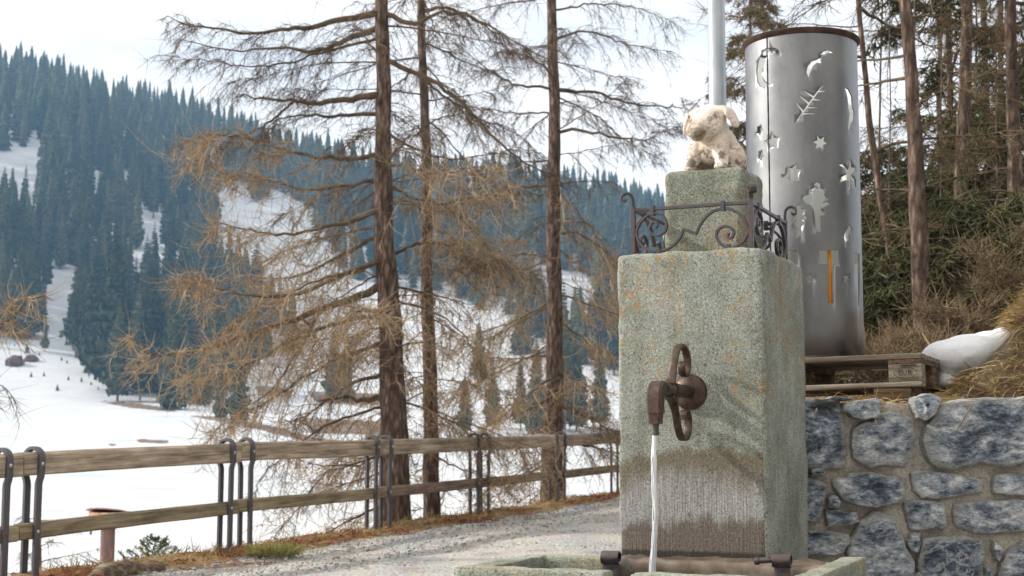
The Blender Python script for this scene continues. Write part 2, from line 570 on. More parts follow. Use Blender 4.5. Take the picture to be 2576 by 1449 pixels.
def build_materials():
    MT['concrete'] = m_concrete('weathered_concrete', stain=True)
    MT['concrete_block'] = m_concrete('lichened_concrete', tint=(0.86, 0.86, 0.80))
    MT['concrete_trough'] = m_concrete('trough_concrete', tint=(1.05, 1.05, 1.0))
    MT['trough_wet'] = m_noise('wet_trough_inside', [(0.3, (0.03, 0.025, 0.02)), (0.5, (0.13, 0.095, 0.065)), (0.7, (0.24, 0.2, 0.16))], 9, 6, rough=0.35, bump=0.5, spec=0.5)
    MT['iron'] = m_iron('forged_iron', (0.105, 0.10, 0.115), 0.9, 0.34)
    MT['iron_fence'] = m_iron('fence_iron', (0.17, 0.165, 0.18), 0.35, 0.5)
    MT['iron_spout'] = m_iron('spout_iron', (0.095, 0.068, 0.052), 0.85, 0.38)
    MT['zinc'] = m_noise('zinc_bolt', [(0.3, (0.4, 0.4, 0.4)), (0.7, (0.65, 0.65, 0.63))], 60, 3, rough=0.4, metal=0.8, bump=0)
    MT['galv'] = m_noise('galvanised_pole', [(0.3, (0.32, 0.36, 0.40)), (0.55, (0.45, 0.49, 0.52)), (0.75, (0.55, 0.58, 0.60))], 14, 6, (1, 1, 0.25), rough=0.45, metal=0.55, bump=0.05)
    MT['rail_wood'] = m_wood('weathered_rail_wood', [(0.30, 0.235, 0.17), (0.48, 0.40, 0.31)], 0.45, 1.0, 0.0)
    MT['mid_wood'] = m_wood('lichened_rail_wood', [(0.24, 0.185, 0.11), (0.37, 0.31, 0.21)], 0.45, 1.0, 0.55)
    MT['mid_wood_new'] = m_wood('newer_rail_wood', [(0.23, 0.16, 0.125), (0.36, 0.27, 0.21)], 0.5, 1.0, 0.0)
    MT['pallet_wood'] = m_wood('pallet_wood', [(0.205, 0.165, 0.125), (0.37, 0.315, 0.25)], 0.4, 1.6, 0.0)
    MT['pallet_dark'] = m_wood('pallet_wood_brown', [(0.13, 0.08, 0.045), (0.23, 0.155, 0.10)], 0.4, 1.6, 0.0)
    # bark and twigs
    m = Mat('larch_bark', rough=0.95, spec=0.1)
    v = m.coord('Object', (1, 1, 0.28))
    f1 = m.voronoi(v, 22)
    f2 = m.noise(v, 16, 6, 0.7)
    col = m.ramp(f2, [(0.3, (0.06, 0.040, 0.033)), (0.47, (0.17, 0.115, 0.088)), (0.6, (0.27, 0.20, 0.155)), (0.76, (0.40, 0.33, 0.27))])
    col = m.mix(0.85, col, m.ramp(f1, [(0.1, 1.35), (0.55, 0.45)]), 'MULTIPLY')
    m.color(col)
    m.bump(m.math('SUBTRACT', f2, f1), 1.0, 0.03)
    MT['bark'] = m.m
    m = Mat('larch_limb_bark', rough=0.95, spec=0.1)
    v = m.coord('Object')
    m.color(m.ramp(m.noise(v, 7, 5, 0.7), [(0.3, (0.055, 0.042, 0.03)), (0.5, (0.125, 0.09, 0.06)), (0.7, (0.20, 0.15, 0.10))]))
    m.bump(m.noise(v, 40, 4), 0.7, 0.01)
    MT['limb'] = m.m

    def twig(name, a, b, c):
        t = Mat(name, rough=0.9, spec=0.12)
        r = t.island()
        big = t.noise(t.coord('Position'), 0.9, 3)
        cc = t.mix(0.3, t.ramp(r, [(0.0, a), (0.5, b), (0.9, c)]), t.ramp(big, [(0.35, a), (0.5, b), (0.65, c)]))
        t.color(cc)
        return t.m
    MT['twig'] = twig('larch_twigs', (0.14, 0.098, 0.064), (0.36, 0.258, 0.156), (0.56, 0.43, 0.28))
    MT['twig_dark'] = twig('larch_twigs_dark', (0.055, 0.042, 0.032), (0.125, 0.09, 0.062), (0.235, 0.17, 0.11))
    MT['twig_forest'] = twig('forest_twigs', (0.075, 0.054, 0.032), (0.17, 0.122, 0.07), (0.29, 0.215, 0.13))
    MT['needle'] = twig('spruce_needles', (0.036, 0.044, 0.021), (0.088, 0.092, 0.042), (0.17, 0.155, 0.078))
    MT['needle_brown'] = twig('brownish_spruce_needles', (0.06, 0.048, 0.02), (0.135, 0.10, 0.045), (0.22, 0.16, 0.075))
    MT['needle_young'] = twig('young_spruce_needles', (0.035, 0.055, 0.025), (0.085, 0.115, 0.05), (0.16, 0.18, 0.075))
    m = Mat('far_conifer', rough=0.95, spec=0.05)
    p = m.coord('Position', (1, 1, 1))
    t1 = m.noise(p, 0.13, 3, 0.65)
    t2 = m.noise(p, 1.3, 3, 0.7)
    col = m.mix(0.5, m.ramp(t1, [(0.32, (0.018, 0.030, 0.020)), (0.5, (0.042, 0.054, 0.028)), (0.68, (0.10, 0.098, 0.048))]),
                m.ramp(m.objrand(), [(0.0, (0.014, 0.026, 0.020)), (0.5, (0.044, 0.055, 0.028)), (0.8, (0.085, 0.09, 0.045)), (1.0, (0.19, 0.17, 0.085))]))
    col = m.mix(0.8, col, m.ramp(t2, [(0.35, 0.35), (0.5, 1.0), (0.65, 2.0)]), 'MULTIPLY')
    m.color(col)
    MT['conifer'] = m.m
    MT['far_trunk'] = m_noise('far_trunk', [(0.3, (0.10, 0.075, 0.06)), (0.7, (0.22, 0.18, 0.15))], 3, 3, bump=0)
    # snow
    m = Mat('snow', rough=0.7, spec=0.2)
    p = m.coord('Position')
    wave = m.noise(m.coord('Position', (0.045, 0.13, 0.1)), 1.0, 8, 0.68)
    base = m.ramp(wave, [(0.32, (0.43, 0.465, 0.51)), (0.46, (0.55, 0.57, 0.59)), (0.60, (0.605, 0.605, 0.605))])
    bare = m.n.new('ShaderNodeAttribute')
    bare.attribute_name = 'bare'
    nb = m.noise(p, 0.35, 6, 0.7)
    bm_ = m.math('ADD', bare.outputs['Fac'], m.math('MULTIPLY', m.math('SUBTRACT', nb, 0.5), 1.0))
    bmask = m.math('MULTIPLY', m.smooth(bm_, 0.47, 0.56), m.math('GREATER_THAN', bare.outputs['Fac'], 0.04))
    soil = m.ramp(m.noise(p, 0.8, 5, 0.7), [(0.3, (0.085, 0.055, 0.04)), (0.5, (0.17, 0.11, 0.08)), (0.7, (0.25, 0.19, 0.12))])
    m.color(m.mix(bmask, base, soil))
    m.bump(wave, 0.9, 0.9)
    MT['snow'] = m.m
    m = Mat('old_snow', rough=0.6, spec=0.25)
    v = m.coord('Object')
    m.color(m.mix(m.ramp(m.noise(v, 55, 5, 0.8), [(0.66, 0.0), (0.76, 0.6)]), m.ramp(m.noise(v, 14, 5, 0.7), [(0.3, (0.80, 0.82, 0.84)), (0.6, (0.90, 0.90, 0.90))]), (0.42, 0.37, 0.30)))
    m.b.inputs['Subsurface Weight'].default_value = 0.25
    m.b.inputs['Subsurface Radius'].default_value = (0.03, 0.035, 0.04)
    m.bump(m.noise(v, 50, 6, 0.75), 0.5, 0.015)
    MT['snow_pile'] = m.m
    # gravel road
    m = Mat('gravel_road', rough=0.95, spec=0.15)
    p = m.coord('Position')
    fine = m.noise(p, 34, 6, 0.8)
    vor = m.voronoi(p, 38, 'F1', 'Color')
    vd = m.voronoi(p, 38)
    track = m.noise(m.coord('Position', (0.95, 0.22, 1), (0, 0, math.radians(22.5))), 1.0, 5, 0.6)
    base = m.ramp(track, [(0.32, (0.36, 0.365, 0.37)), (0.46, (0.46, 0.455, 0.44)), (0.55, (0.53, 0.505, 0.455)), (0.70, (0.43, 0.43, 0.425))])
    col = m.mix(0.9, base, m.ramp(fine, [(0.33, 0.25), (0.5, 1.0), (0.67, 1.75)]), 'MULTIPLY')
    col = m.mix(0.35, col, vor, 'SOFT_LIGHT')
    org = m.ramp(m.noise(p, 1.6, 5, 0.7), [(0.56, 0.0), (0.66, 0.45)])
    col = m.mix(org, col, (0.30, 0.19, 0.11))
    m.color(col)
    m.bump(m.math('SUBTRACT', fine, vd), 0.9, 0.02)
    MT['road'] = m.m
    m = Mat('gravel_stones', rough=0.9, spec=0.2)
    r = m.island()
    m.color(m.ramp(r, [(0.0, (0.14, 0.15, 0.17)), (0.35, (0.30, 0.30, 0.30)), (0.65, (0.43, 0.42, 0.40)), (0.85, (0.38, 0.30, 0.22)), (1.0, (0.58, 0.57, 0.55))]))
    MT['pebble'] = m.m
    m = Mat('verge_litter', rough=0.95, spec=0.1)
    p = m.coord('Position')
    n1 = m.noise(p, 1.1, 4, 0.6)
    col = m.ramp(n1, [(0.36, (0.20, 0.060, 0.035)), (0.46, (0.27, 0.12, 0.06)), (0.54, (0.33, 0.23, 0.11)), (0.68, (0.30, 0.25, 0.16))])
    col = m.mix(0.9, col, m.ramp(m.noise(p, 60, 5, 0.75), [(0.3, 0.35), (0.5, 1.0), (0.7, 1.6)]), 'MULTIPLY')
    m.color(col)
    m.bump(m.noise(p, 45, 5, 0.7), 1.0, 0.03)
    MT['verge'] = m.m
    m = Mat('dry_grass', rough=0.9, spec=0.15)
    r = m.island()
    big = m.noise(m.coord('Position'), 1.6, 4, 0.6)
    m.color(m.mix(0.4, m.ramp(r, [(0.0, (0.16, 0.09, 0.045)), (0.45, (0.34, 0.225, 0.10)), (0.8, (0.46, 0.35, 0.18)), (1.0, (0.26, 0.27, 0.10))]),
                  m.ramp(big, [(0.35, (0.22, 0.13, 0.06)), (0.52, (0.40, 0.28, 0.13)), (0.68, (0.30, 0.27, 0.10))])))
    MT['straw'] = m.m
    m = Mat('green_grass', rough=0.9, spec=0.15)
    m.color(m.ramp(m.island(), [(0.0, (0.22, 0.23, 0.07)), (0.5, (0.40, 0.38, 0.13)), (1.0, (0.56, 0.48, 0.23))]))
    MT['green_grass'] = m.m
    MT['needle_litter'] = m_noise('red_needle_litter', [(0.3, (0.10, 0.03, 0.02)), (0.6, (0.27, 0.085, 0.05))], 30, 4, bump=0, island=0.7)
    MT['soil'] = m_noise('bank_soil', [(0.3, (0.06, 0.04, 0.026)), (0.5, (0.125, 0.088, 0.05)), (0.7, (0.20, 0.15, 0.085))], 8, 6, bump=0.6, bdist=0.03, coord='Position')
    # masonry
    m = Mat('slate_stone', rough=0.72, spec=0.35)
    off = m.objrand()
    base = m.n.new('ShaderNodeTexCoord').outputs['Object']
    comb = m.n.new('ShaderNodeCombineXYZ')
    m.l.new(m.math('MULTIPLY', off, 31.0), comb.inputs[0])
    m.l.new(m.math('MULTIPLY', off, 17.0), comb.inputs[2])
    add = m.n.new('ShaderNodeVectorMath')
    m.l.new(base, add.inputs[0])
    m.l.new(comb.outputs[0], add.inputs[1])
    v = add.outputs[0]
    mps = m.n.new('ShaderNodeMapping')
    mps.inputs['Scale'].default_value = (0.75, 1.0, 1.5)
    mps.inputs['Rotation'].default_value = (0, 0.5, 0)
    m.l.new(v, mps.inputs['Vector'])
    v = mps.outputs['Vector']
    n1 = m.math('ADD', m.noise(v, 12, 9, 0.78, 0.15), m.math('MULTIPLY', m.math('SUBTRACT', off, 0.45), 0.10))
    n2 = m.noise(v, 34, 7, 0.75, 0.2)
    col = m.ramp(n1, [(0.36, (0.045, 0.057, 0.080)), (0.44, (0.13, 0.16, 0.205)), (0.49, (0.265, 0.31, 0.37)), (0.55, (0.50, 0.54, 0.585)), (0.63, (0.80, 0.80, 0.79))])
    col = m.mix(0.8, col, m.ramp(n2, [(0.34, 0.35), (0.5, 1.0), (0.64, 1.8)]), 'MULTIPLY')
    rid = m.n.new('ShaderNodeMath')
    rid.operation = 'ABSOLUTE'
    m.l.new(m.math('SUBTRACT', m.noise(v, 5.5, 5, 0.6, 0.5), 0.5), rid.inputs[0])
    vein = m.ramp(rid.outputs[0], [(0.004, 0.85), (0.016, 0.0)])
    vein = m.math('MULTIPLY', vein, m.ramp(m.noise(v, 4, 2), [(0.42, 0.0), (0.56, 1.0)]))
    col = m.mix(vein, col, (0.62, 0.62, 0.60))
    tan = m.ramp(m.noise(v, 3.5, 4, 0.6), [(0.58, 0.0), (0.72, 0.6)])
    col = m.mix(tan, col, (0.36, 0.32, 0.25))
    at = m.n.new('ShaderNodeAttribute')
    at.attribute_name = 'rim'
    col = m.mix(m.math('MULTIPLY', at.outputs['Fac'], m.ramp(n2, [(0.35, 0.25), (0.6, 0.9)])), col, (0.50, 0.475, 0.42))
    m.color(col)
    m.bump(m.math('ADD', n1, m.math('MULTIPLY', n2, 0.6)), 1.0, 0.03)
    MT['slate'] = m.m
    m = Mat('mortar', rough=0.95, spec=0.15)
    v = m.coord('Object')
    n = m.noise(v, 5, 5, 0.6)
    col = m.ramp(n, [(0.32, (0.27, 0.24, 0.20)), (0.5, (0.43, 0.39, 0.33)), (0.68, (0.56, 0.52, 0.455))])
    col = m.mix(0.8, col, m.ramp(m.noise(v, 90, 4, 0.7), [(0.3, 0.5), (0.5, 1.0), (0.7, 1.4)]), 'MULTIPLY')
    m.color(col)
    m.bump(m.noise(v, 70, 5, 0.7), 0.8, 0.01)
    MT['mortar'] = m.m
    # sheet steel of the lantern
    m = Mat('sheet_steel', rough=0.4, metal=0.82, spec=0.5)
    v = m.coord('Object')
    n = m.noise(m.coord('Object', (1, 1, 0.6)), 4, 6, 0.65)
    col = m.ramp(n, [(0.3, (0.165, 0.165, 0.17)), (0.5, (0.235, 0.236, 0.24)), (0.7, (0.30, 0.298, 0.295))])
    sc = m.noise(m.coord('Object', (6, 6, 45)), 1.0, 5, 0.8)
    col = m.mix(m.ramp(sc, [(0.66, 0.0), (0.75, 0.35)]), col, (0.25, 0.25, 0.27))
    rn = m.math('MULTIPLY', m.ramp(m.noise(v, 7, 5, 0.7), [(0.5, 0.0), (0.7, 0.7)]), m.math('SUBTRACT', 1.0, m.smooth(m.sep(v)[2], 0.01, 0.06)))
    col = m.mix(rn, col, (0.25, 0.12, 0.06))
    m.color(col)
    m.rough(m.ramp(n, [(0.3, 0.34), (0.7, 0.48)]))
    MT['steel'] = m.m
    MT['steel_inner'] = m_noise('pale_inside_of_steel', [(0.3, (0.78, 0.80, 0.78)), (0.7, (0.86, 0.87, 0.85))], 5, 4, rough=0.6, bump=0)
    MT['rust'] = m_noise('rust', [(0.3, (0.055, 0.025, 0.018)), (0.5, (0.15, 0.06, 0.03)), (0.7, (0.30, 0.13, 0.05))], 18, 6, rough=0.8, bump=0.4, bdist=0.003)
    MT['rim_rust'] = m_noise('dark_rim_rust', [(0.35, (0.03, 0.018, 0.015)), (0.55, (0.075, 0.038, 0.025)), (0.72, (0.16, 0.07, 0.035))], 12, 6, rough=0.7, bump=0.3, bdist=0.003)
    MT['rust_pipe'] = m_noise('rusty_pipe', [(0.3, (0.13, 0.085, 0.085)), (0.52, (0.20, 0.13, 0.12)), (0.7, (0.27, 0.15, 0.10))], 14, 6, (1, 1, 0.5), rough=0.7, bump=0.2, bdist=0.003, metal=0.2)
    MT['rust_bowl'] = m_noise('rust_streaked_enamel', [(0.38, (0.40, 0.16, 0.06)), (0.5, (0.52, 0.30, 0.17)), (0.62, (0.62, 0.54, 0.45))], 9, 5, (1.8, 1.8, 0.3), rough=0.6, bump=0.2, bdist=0.003)
    MT['rust_plate'] = m_noise('rust_pink_plate', [(0.35, (0.24, 0.12, 0.10)), (0.6, (0.40, 0.25, 0.22))], 14, 5, rough=0.7, bump=0.2, bdist=0.003)
    MT['orange'] = m_noise('orange_cable', [(0.3, (0.75, 0.26, 0.02)), (0.7, (0.85, 0.33, 0.03))], 20, 3, rough=0.5, bump=0)
    MT['black_iron'] = m_noise('black_chain', [(0.3, (0.015, 0.015, 0.018)), (0.7, (0.04, 0.04, 0.045))], 40, 3, rough=0.5, metal=0.6, bump=0)
    # painted pig
    m = Mat('painted_pig', rough=0.6, spec=0.3)
    v = m.coord('Object')
    base = m.ramp(m.noise(v, 14, 5, 0.6), [(0.3, (0.54, 0.41, 0.32)), (0.48, (0.69, 0.59, 0.49)), (0.66, (0.78, 0.72, 0.64))])
    g = m.noise(v, 24, 8, 0.72)
    zl = m.sep(v)
    low = m.math('SUBTRACT', 1.0, m.smooth(zl[2], 0.0, 0.12))
    back = m.smooth(zl[1], 0.0, 0.09)
    grime = m.math('ADD', g, m.math('ADD', m.math('MULTIPLY', low, 0.07), m.math('MULTIPLY', back, 0.05)))
    col = m.mix(m.ramp(grime, [(0.535, 0.0), (0.62, 0.85)]), base, (0.10, 0.068, 0.048))
    w2 = m.ramp(m.noise(m.coord('Object', (60, 60, 160)), 1.0, 5, 0.7, 0.6), [(0.56, 0.0), (0.68, 0.6)])
    col = m.mix(w2, col, (0.20, 0.13, 0.09))
    sp = m.math('MULTIPLY', m.ramp(m.voronoi(v, 42), [(0.08, 1.0), (0.14, 0.0)]), m.ramp(m.noise(v, 16, 2), [(0.52, 0), (0.6, 1)]))
    col = m.mix(sp, col, (0.22, 0.085, 0.04))
    sa = m.n.new('ShaderNodeAttribute')
    sa.attribute_name = 'snout'
    sn = m.math('MULTIPLY', sa.outputs['Fac'], m.ramp(g, [(0.38, 0.05), (0.58, 0.9)]))
    col = m.mix(sn, col, (0.20, 0.15, 0.095))
    m.color(col)
    m.bump(g, 0.35, 0.003)
    MT['pig'] = m.m
    MT['pig_eye'] = m_noise('pig_eye', [(0.4, (0.25, 0.18, 0.13)), (0.6, (0.62, 0.55, 0.47))], 90, 3, bump=0)
    # water
    m = Mat('falling_water', rough=0.12, spec=0.6)
    st = m.noise(m.coord('Object', (260, 260, 7)), 1.0, 4, 0.6)
    m.color(m.ramp(st, [(0.35, (0.80, 0.83, 0.86)), (0.55, (0.96, 0.97, 0.98))]))
    m.b.inputs['Transmission Weight'].default_value = 0.3
    m.b.inputs['IOR'].default_value = 1.25
    m.bump(st, 0.6, 0.004)
    MT['stream'] = m.m
    m = Mat('basin_water', rough=0.05, spec=0.5)
    m.color((0.05, 0.06, 0.05))
    m.bump(m.noise(m.coord('Object'), 25, 3), 0.3, 0.01)
    MT['basin'] = m.m
    MT['log'] = m_noise('rotten_log', [(0.3, (0.035, 0.022, 0.016)), (0.48, (0.12, 0.085, 0.06)), (0.62, (0.26, 0.215, 0.165)), (0.75, (0.36, 0.31, 0.25))], 5, 7, (0.6, 4, 4), rough=0.95, bump=0.9, bdist=0.02)
    MT['rock'] = m_noise('reddish_rock', [(0.35, (0.06, 0.04, 0.04)), (0.6, (0.14, 0.085, 0.08))], 0.8, 5, rough=0.95, bump=0.8, bdist=0.3)
    MT['ink'] = m_noise('branding_ink', [(0.4, (0.035, 0.028, 0.024)), (0.7, (0.10, 0.08, 0.065))], 60, 4, bump=0)


build_materials()

# ------------------------------------------------------------------ lie of the land
FP = np.array([-2.54, 13.2])
FD = np.array([0.383, 0.924])
FD = FD / np.linalg.norm(FD)
FN = np.array([-FD[1], FD[0]])           # to the valley side


def road_z(y):
    return np.where(y > 13.2, 0.0145 * (y - 13.2), 0.002 * (y - 13.2)) + 0.015


PROF_Y = np.array([0, 40, 70, 100, 130, 170, 220, 300, 340])
PROF_Z = np.array([-9.5, -9.3, -9.0, -8.4, -5.9, -2.8, 1.05, 9.5, 16])
RID_A = np.array([-0.6, -0.36, -0.29, -0.215, -0.164, -0.108, -0.01, 0.045, 0.10, 0.2, 0.3, 0.6])
RID_E = np.array([0.29, 0.252, 0.234, 0.212, 0.196, 0.178, 0.170, 0.163, 0.149, 0.125, 0.11, 0.10])


def land_z(x, y):
    x = np.asarray(x, float)
    y = np.asarray(y, float)
    s = (x - FP[0]) * FN[0] + (y - FP[1]) * FN[1]
    near = road_z(y) - 0.55 * np.clip(s - 0.3, 0, None) - 0.05
    prof = np.interp(y, PROF_Y, PROF_Z)
    a = x / np.maximum(y, 1)
    ridge = np.interp(a, RID_A, RID_E) * 700
    t = np.clip((y - 300) / 400, 0, 1)
    hill = 9.5 + (ridge - 9.5) * (0.55 * t + 0.45 * (3 * t * t - 2 * t ** 3))
    und = 2.2 * np.sin(x * 0.031 + 1.0) * np.sin(y * 0.023) + 1.2 * np.sin(x * 0.083 + y * 0.05)
    far = np.where(y > 300, hill + und * np.clip((y - 300) / 80, 0, 1), prof + 0.25 * und * np.clip((y - 90) / 100, 0, 1))
    far = np.where(y > 700, far - (y - 700) * 0.25, far)
    valley = np.maximum(near, far)
    k = 1.2
    valley = valley + k * np.log(np.exp(-(np.abs(near - far)) / k) + 1) * np.where(s > 3, 1, 0)
    r = np.clip((y - 40) / 50, 0, 1)
    road_side = (road_z(y) - 0.06) * (1 - r) + np.maximum(far, 0.5 + 0.01 * y) * r
    w = np.clip((s + 0.5) / 1.0, 0, 1)
    w = np.where(y > 60, np.clip((s + 40) / 50, 0, 1), w)
    return road_side * (1 - w) + valley * w


def in_poly(x, y, poly):
    x = np.asarray(x, float)
    y = np.asarray(y, float)
    inside = np.zeros(x.shape, bool)
    n = len(poly)
    for i in range(n):
        x1, y1 = poly[i]
        x2, y2 = poly[(i + 1) % n]
        cond = (y1 > y) != (y2 > y)
        xi = (x2 - x1) * (y - y1) / ((y2 - y1) if y2 != y1 else 1e-9) + x1
        inside ^= cond & (x < xi)
    return inside


def c2(pts):       # left hillside notes: 1811 wide crop of x 0-1000, y 800-1600 in the 4096 frame
    return [((p[0] * 0.5522) / 1.59006, (800 + p[1] * 0.5522) / 1.59006) for p in pts]


def to_view_np(x, y, z):
    dz = z - EYE
    f = y * math.cos(PITCH) + dz * math.sin(PITCH)
    up = -y * math.sin(PITCH) + dz * math.cos(PITCH)
    return 1288 + F_PX * x / f, 724.5 - F_PX * up / f


BARE = [c2([(480, 915), (620, 940), (640, 1080), (770, 1120), (760, 1230), (600, 1140), (510, 1060)]),
        [(450, 1043), (560, 1048), (680, 1070), (790, 1100), (860, 1108), (850, 1120), (760, 1108), (640, 1078), (540, 1058)],
        [(230, 1008), (330, 1012), (420, 1026), (470, 1040), (330, 1026)],
        [(340, 1104), (430, 1108), (425, 1116), (345, 1114)],
        [(640, 970), (730, 975), (725, 1000), (650, 996)],
        [(770, 985), (960, 990), (960, 1020), (800, 1015)],
        [(760, 1050), (960, 1060), (960, 1095), (780, 1090)],
        [(270, 1115), (300, 1118), (298, 1123), (268, 1122)]]


def build_terrain():
    az = np.concatenate([np.linspace(-1.3, -0.46, 40)[:-1], np.linspace(-0.46, 0.2, 300)[:-1], np.linspace(0.2, 1.2, 70)])
    ys = np.concatenate([np.linspace(2.0, 30, 70)[:-1], np.geomspace(30, 110, 50)[:-1], np.geomspace(110, 340, 150)[:-1],
                         np.linspace(340, 720, 90)[:-1], np.linspace(720, 1500, 12)])
    A, Yg = np.meshgrid(az, ys)
    # near the camera spread the fan out so that it also covers the sides
    X = A * (Yg + 14 * np.exp(-Yg / 20.0))
    Z = land_z(X, Yg)
    na, ny = len(az), len(ys)
    V = np.stack([X, Yg, Z], -1).reshape(-1, 3)
    i = np.arange(ny - 1)[:, None] * na + np.arange(na - 1)[None, :]
    Fq = np.stack([i, i + 1, i + 1 + na, i + na], -1).reshape(-1, 4)
    me = mesh_from('terrain', V, Fq, True)
    vx, vy = to_view_np(X.ravel(), Yg.ravel(), Z.ravel())
    bare = np.zeros(len(V))
    ok = Yg.ravel() > 60
    for poly in BARE:
        px = np.array(poly)
        # soft polygon: sample jitters
        for dx, dy in ((0, 0), (6, 2), (-6, -2), (0, 4), (0, -4)):
            bare += 0.2 * (in_poly(vx + dx, vy + dy, poly) & ok)
    s = (V[:, 0] - FP[0]) * FN[0] + (V[:, 1] - FP[1]) * FN[1]
    near = (s < 0.9) & (Yg.ravel() < 60)
    bare[near] = 1.0
    fo = (X.ravel() / Yg.ravel() > 0.23) & (Yg.ravel() < 120)
    bare[fo] = 0.8
    at = me.attributes.new('bare', 'FLOAT', 'POINT')
    at.data.foreach_set('value', np.clip(bare, 0, 1).astype(np.float32))
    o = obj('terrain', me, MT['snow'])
    tag(o, kind='structure')
    return o


def ts(t, s, z=None):
    x = FP[0] + FD[0] * t + FN[0] * s
    y = FP[1] + FD[1] * t + FN[1] * s
    return x, y


def build_road():
    tt = np.concatenate([np.linspace(-90, -22, 12)[:-1], np.linspace(-22, 46, 260)])
    ss = np.concatenate([np.linspace(0.15, -9.5, 70)[:-1], np.linspace(-9.5, -70, 10)])
    T, S = np.meshgrid(tt, ss)
    X, Yg = ts(T, S)
    Z = road_z(Yg) + 0.025 * np.sin(S * 2.1 + 0.4 * np.sin(T * 0.7)) * 0.6 + 0.012 * np.sin(T * 3.1 + S * 5) * np.sin(S * 4.2)
    Z -= 0.25 * np.clip((S + 0.25) / 0.4, 0, 1)
    n, k = len(tt), len(ss)
    V = np.stack([X, Yg, Z], -1).reshape(-1, 3)
    i = np.arange(k - 1)[:, None] * n + np.arange(n - 1)[None, :]
    Fq = np.stack([i, i + n, i + n + 1, i + 1], -1).reshape(-1, 4)
    tag(obj('gravel_road', mesh_from('gravel_road', V, Fq, True), MT['road']), kind='structure')
    # litter and turf strip under the fence
    tt = np.linspace(-10, 40, 700)
    ss = np.linspace(-0.85, 0.75, 40)
    T, S = np.meshgrid(tt, ss)
    X, Yg = ts(T, S)
    nz = np.array([[mnoise.noise(Vector((t * 1.3, s * 3.0, 0.3))) + 0.5 * mnoise.noise(Vector((t * 4.1, s * 8.0, 1.3))) for t in tt] for s in ss])
    hump = 0.05 * np.exp(-((S - 0.05) / 0.28) ** 2) - 0.035 * np.clip((-S - 0.12) / 0.4, 0, 1)
    Z = road_z(Yg) + hump + 0.035 * nz - 0.55 * np.clip(S - 0.28, 0, None)
    n, k = len(tt), len(ss)
    V = np.stack([X, Yg, Z], -1).reshape(-1, 3)
    i = np.arange(k - 1)[:, None] * n + np.arange(n - 1)[None, :]
    Fq = np.stack([i, i + 1, i + n + 1, i + n], -1).reshape(-1, 4)
    tag(obj('verge', mesh_from('verge', V, Fq, True), MT['verge']), kind='structure')


ICO = None


def scatter_stones(name, pts, sizes, mat, flat=0.6, kind='stuff'):
    bm = bmesh.new()
    bmesh.ops.create_icosphere(bm, subdivisions=1, radius=1)
    bv = np.array([v.co[:] for v in bm.verts])
    bf = np.array([[v.index for v in f.verts] for f in bm.faces])
    bm.free()
    N = len(pts)
    jit = 1 + 0.28 * (rng.random((N, len(bv), 1)) - 0.5)
    sc = sizes[:, None, None] * np.stack([0.7 + 0.6 * rng.random(N), 0.7 + 0.6 * rng.random(N), flat * (0.7 + 0.6 * rng.random(N))], -1)[:, None, :]
    v = bv[None] * jit * sc
    a = rng.random(N) * 6.283
    ca, sa = np.cos(a)[:, None], np.sin(a)[:, None]
    vx = v[..., 0] * ca - v[..., 1] * sa
    vy = v[..., 0] * sa + v[..., 1] * ca
    v = np.stack([vx, vy, v[..., 2]], -1) + pts[:, None, :]
    Fq = (bf[None] + (np.arange(N) * len(bv))[:, None, None]).reshape(-1, 3)
    o = obj(name, mesh_from(name, v.reshape(-1, 3), Fq, False), mat)
    return tag(o, kind=kind)


def blades(name, pts, length, dirs, mat, width=0.004, bend=0.6, kind='stuff', parent=None, label=None):
    """grass: pts (N,3), dirs (N,3) start direction; each a bent 2-quad ribbon"""
    N = len(pts)
    L = length * (0.5 + rng.random(N))
    d = dirs / (np.linalg.norm(dirs, axis=1, keepdims=True) + 1e-9)
    side = np.cross(d, rng.normal(size=(N, 3)))
    side /= np.linalg.norm(side, axis=1, keepdims=True) + 1e-9
    fall = rng.normal(size=(N, 3)) * 0.35 + np.array([0, 0, -bend])
    w = width * (0.6 + 0.8 * rng.random(N))
    rows = []
    for t, ww in ((0, 1.0), (0.4, 0.85), (0.75, 0.6), (1.0, 0.12)):
        c = pts + d * (L * t)[:, None] + fall * (L * t * t * 0.5)[:, None]
        rows += [c - side * (w * ww)[:, None], c + side * (w * ww)[:, None]]
    V = np.stack(rows, 1).reshape(-1, 3)
    b = (np.arange(N) * 8)[:, None, None]
    q = np.array([[0, 1, 3, 2], [2, 3, 5, 4], [4, 5, 7, 6]])[None] + b
    o = obj(name, mesh_from(name, V, q.reshape(-1, 4), False), mat, parent)
    return tag(o, label=label, kind=kind)


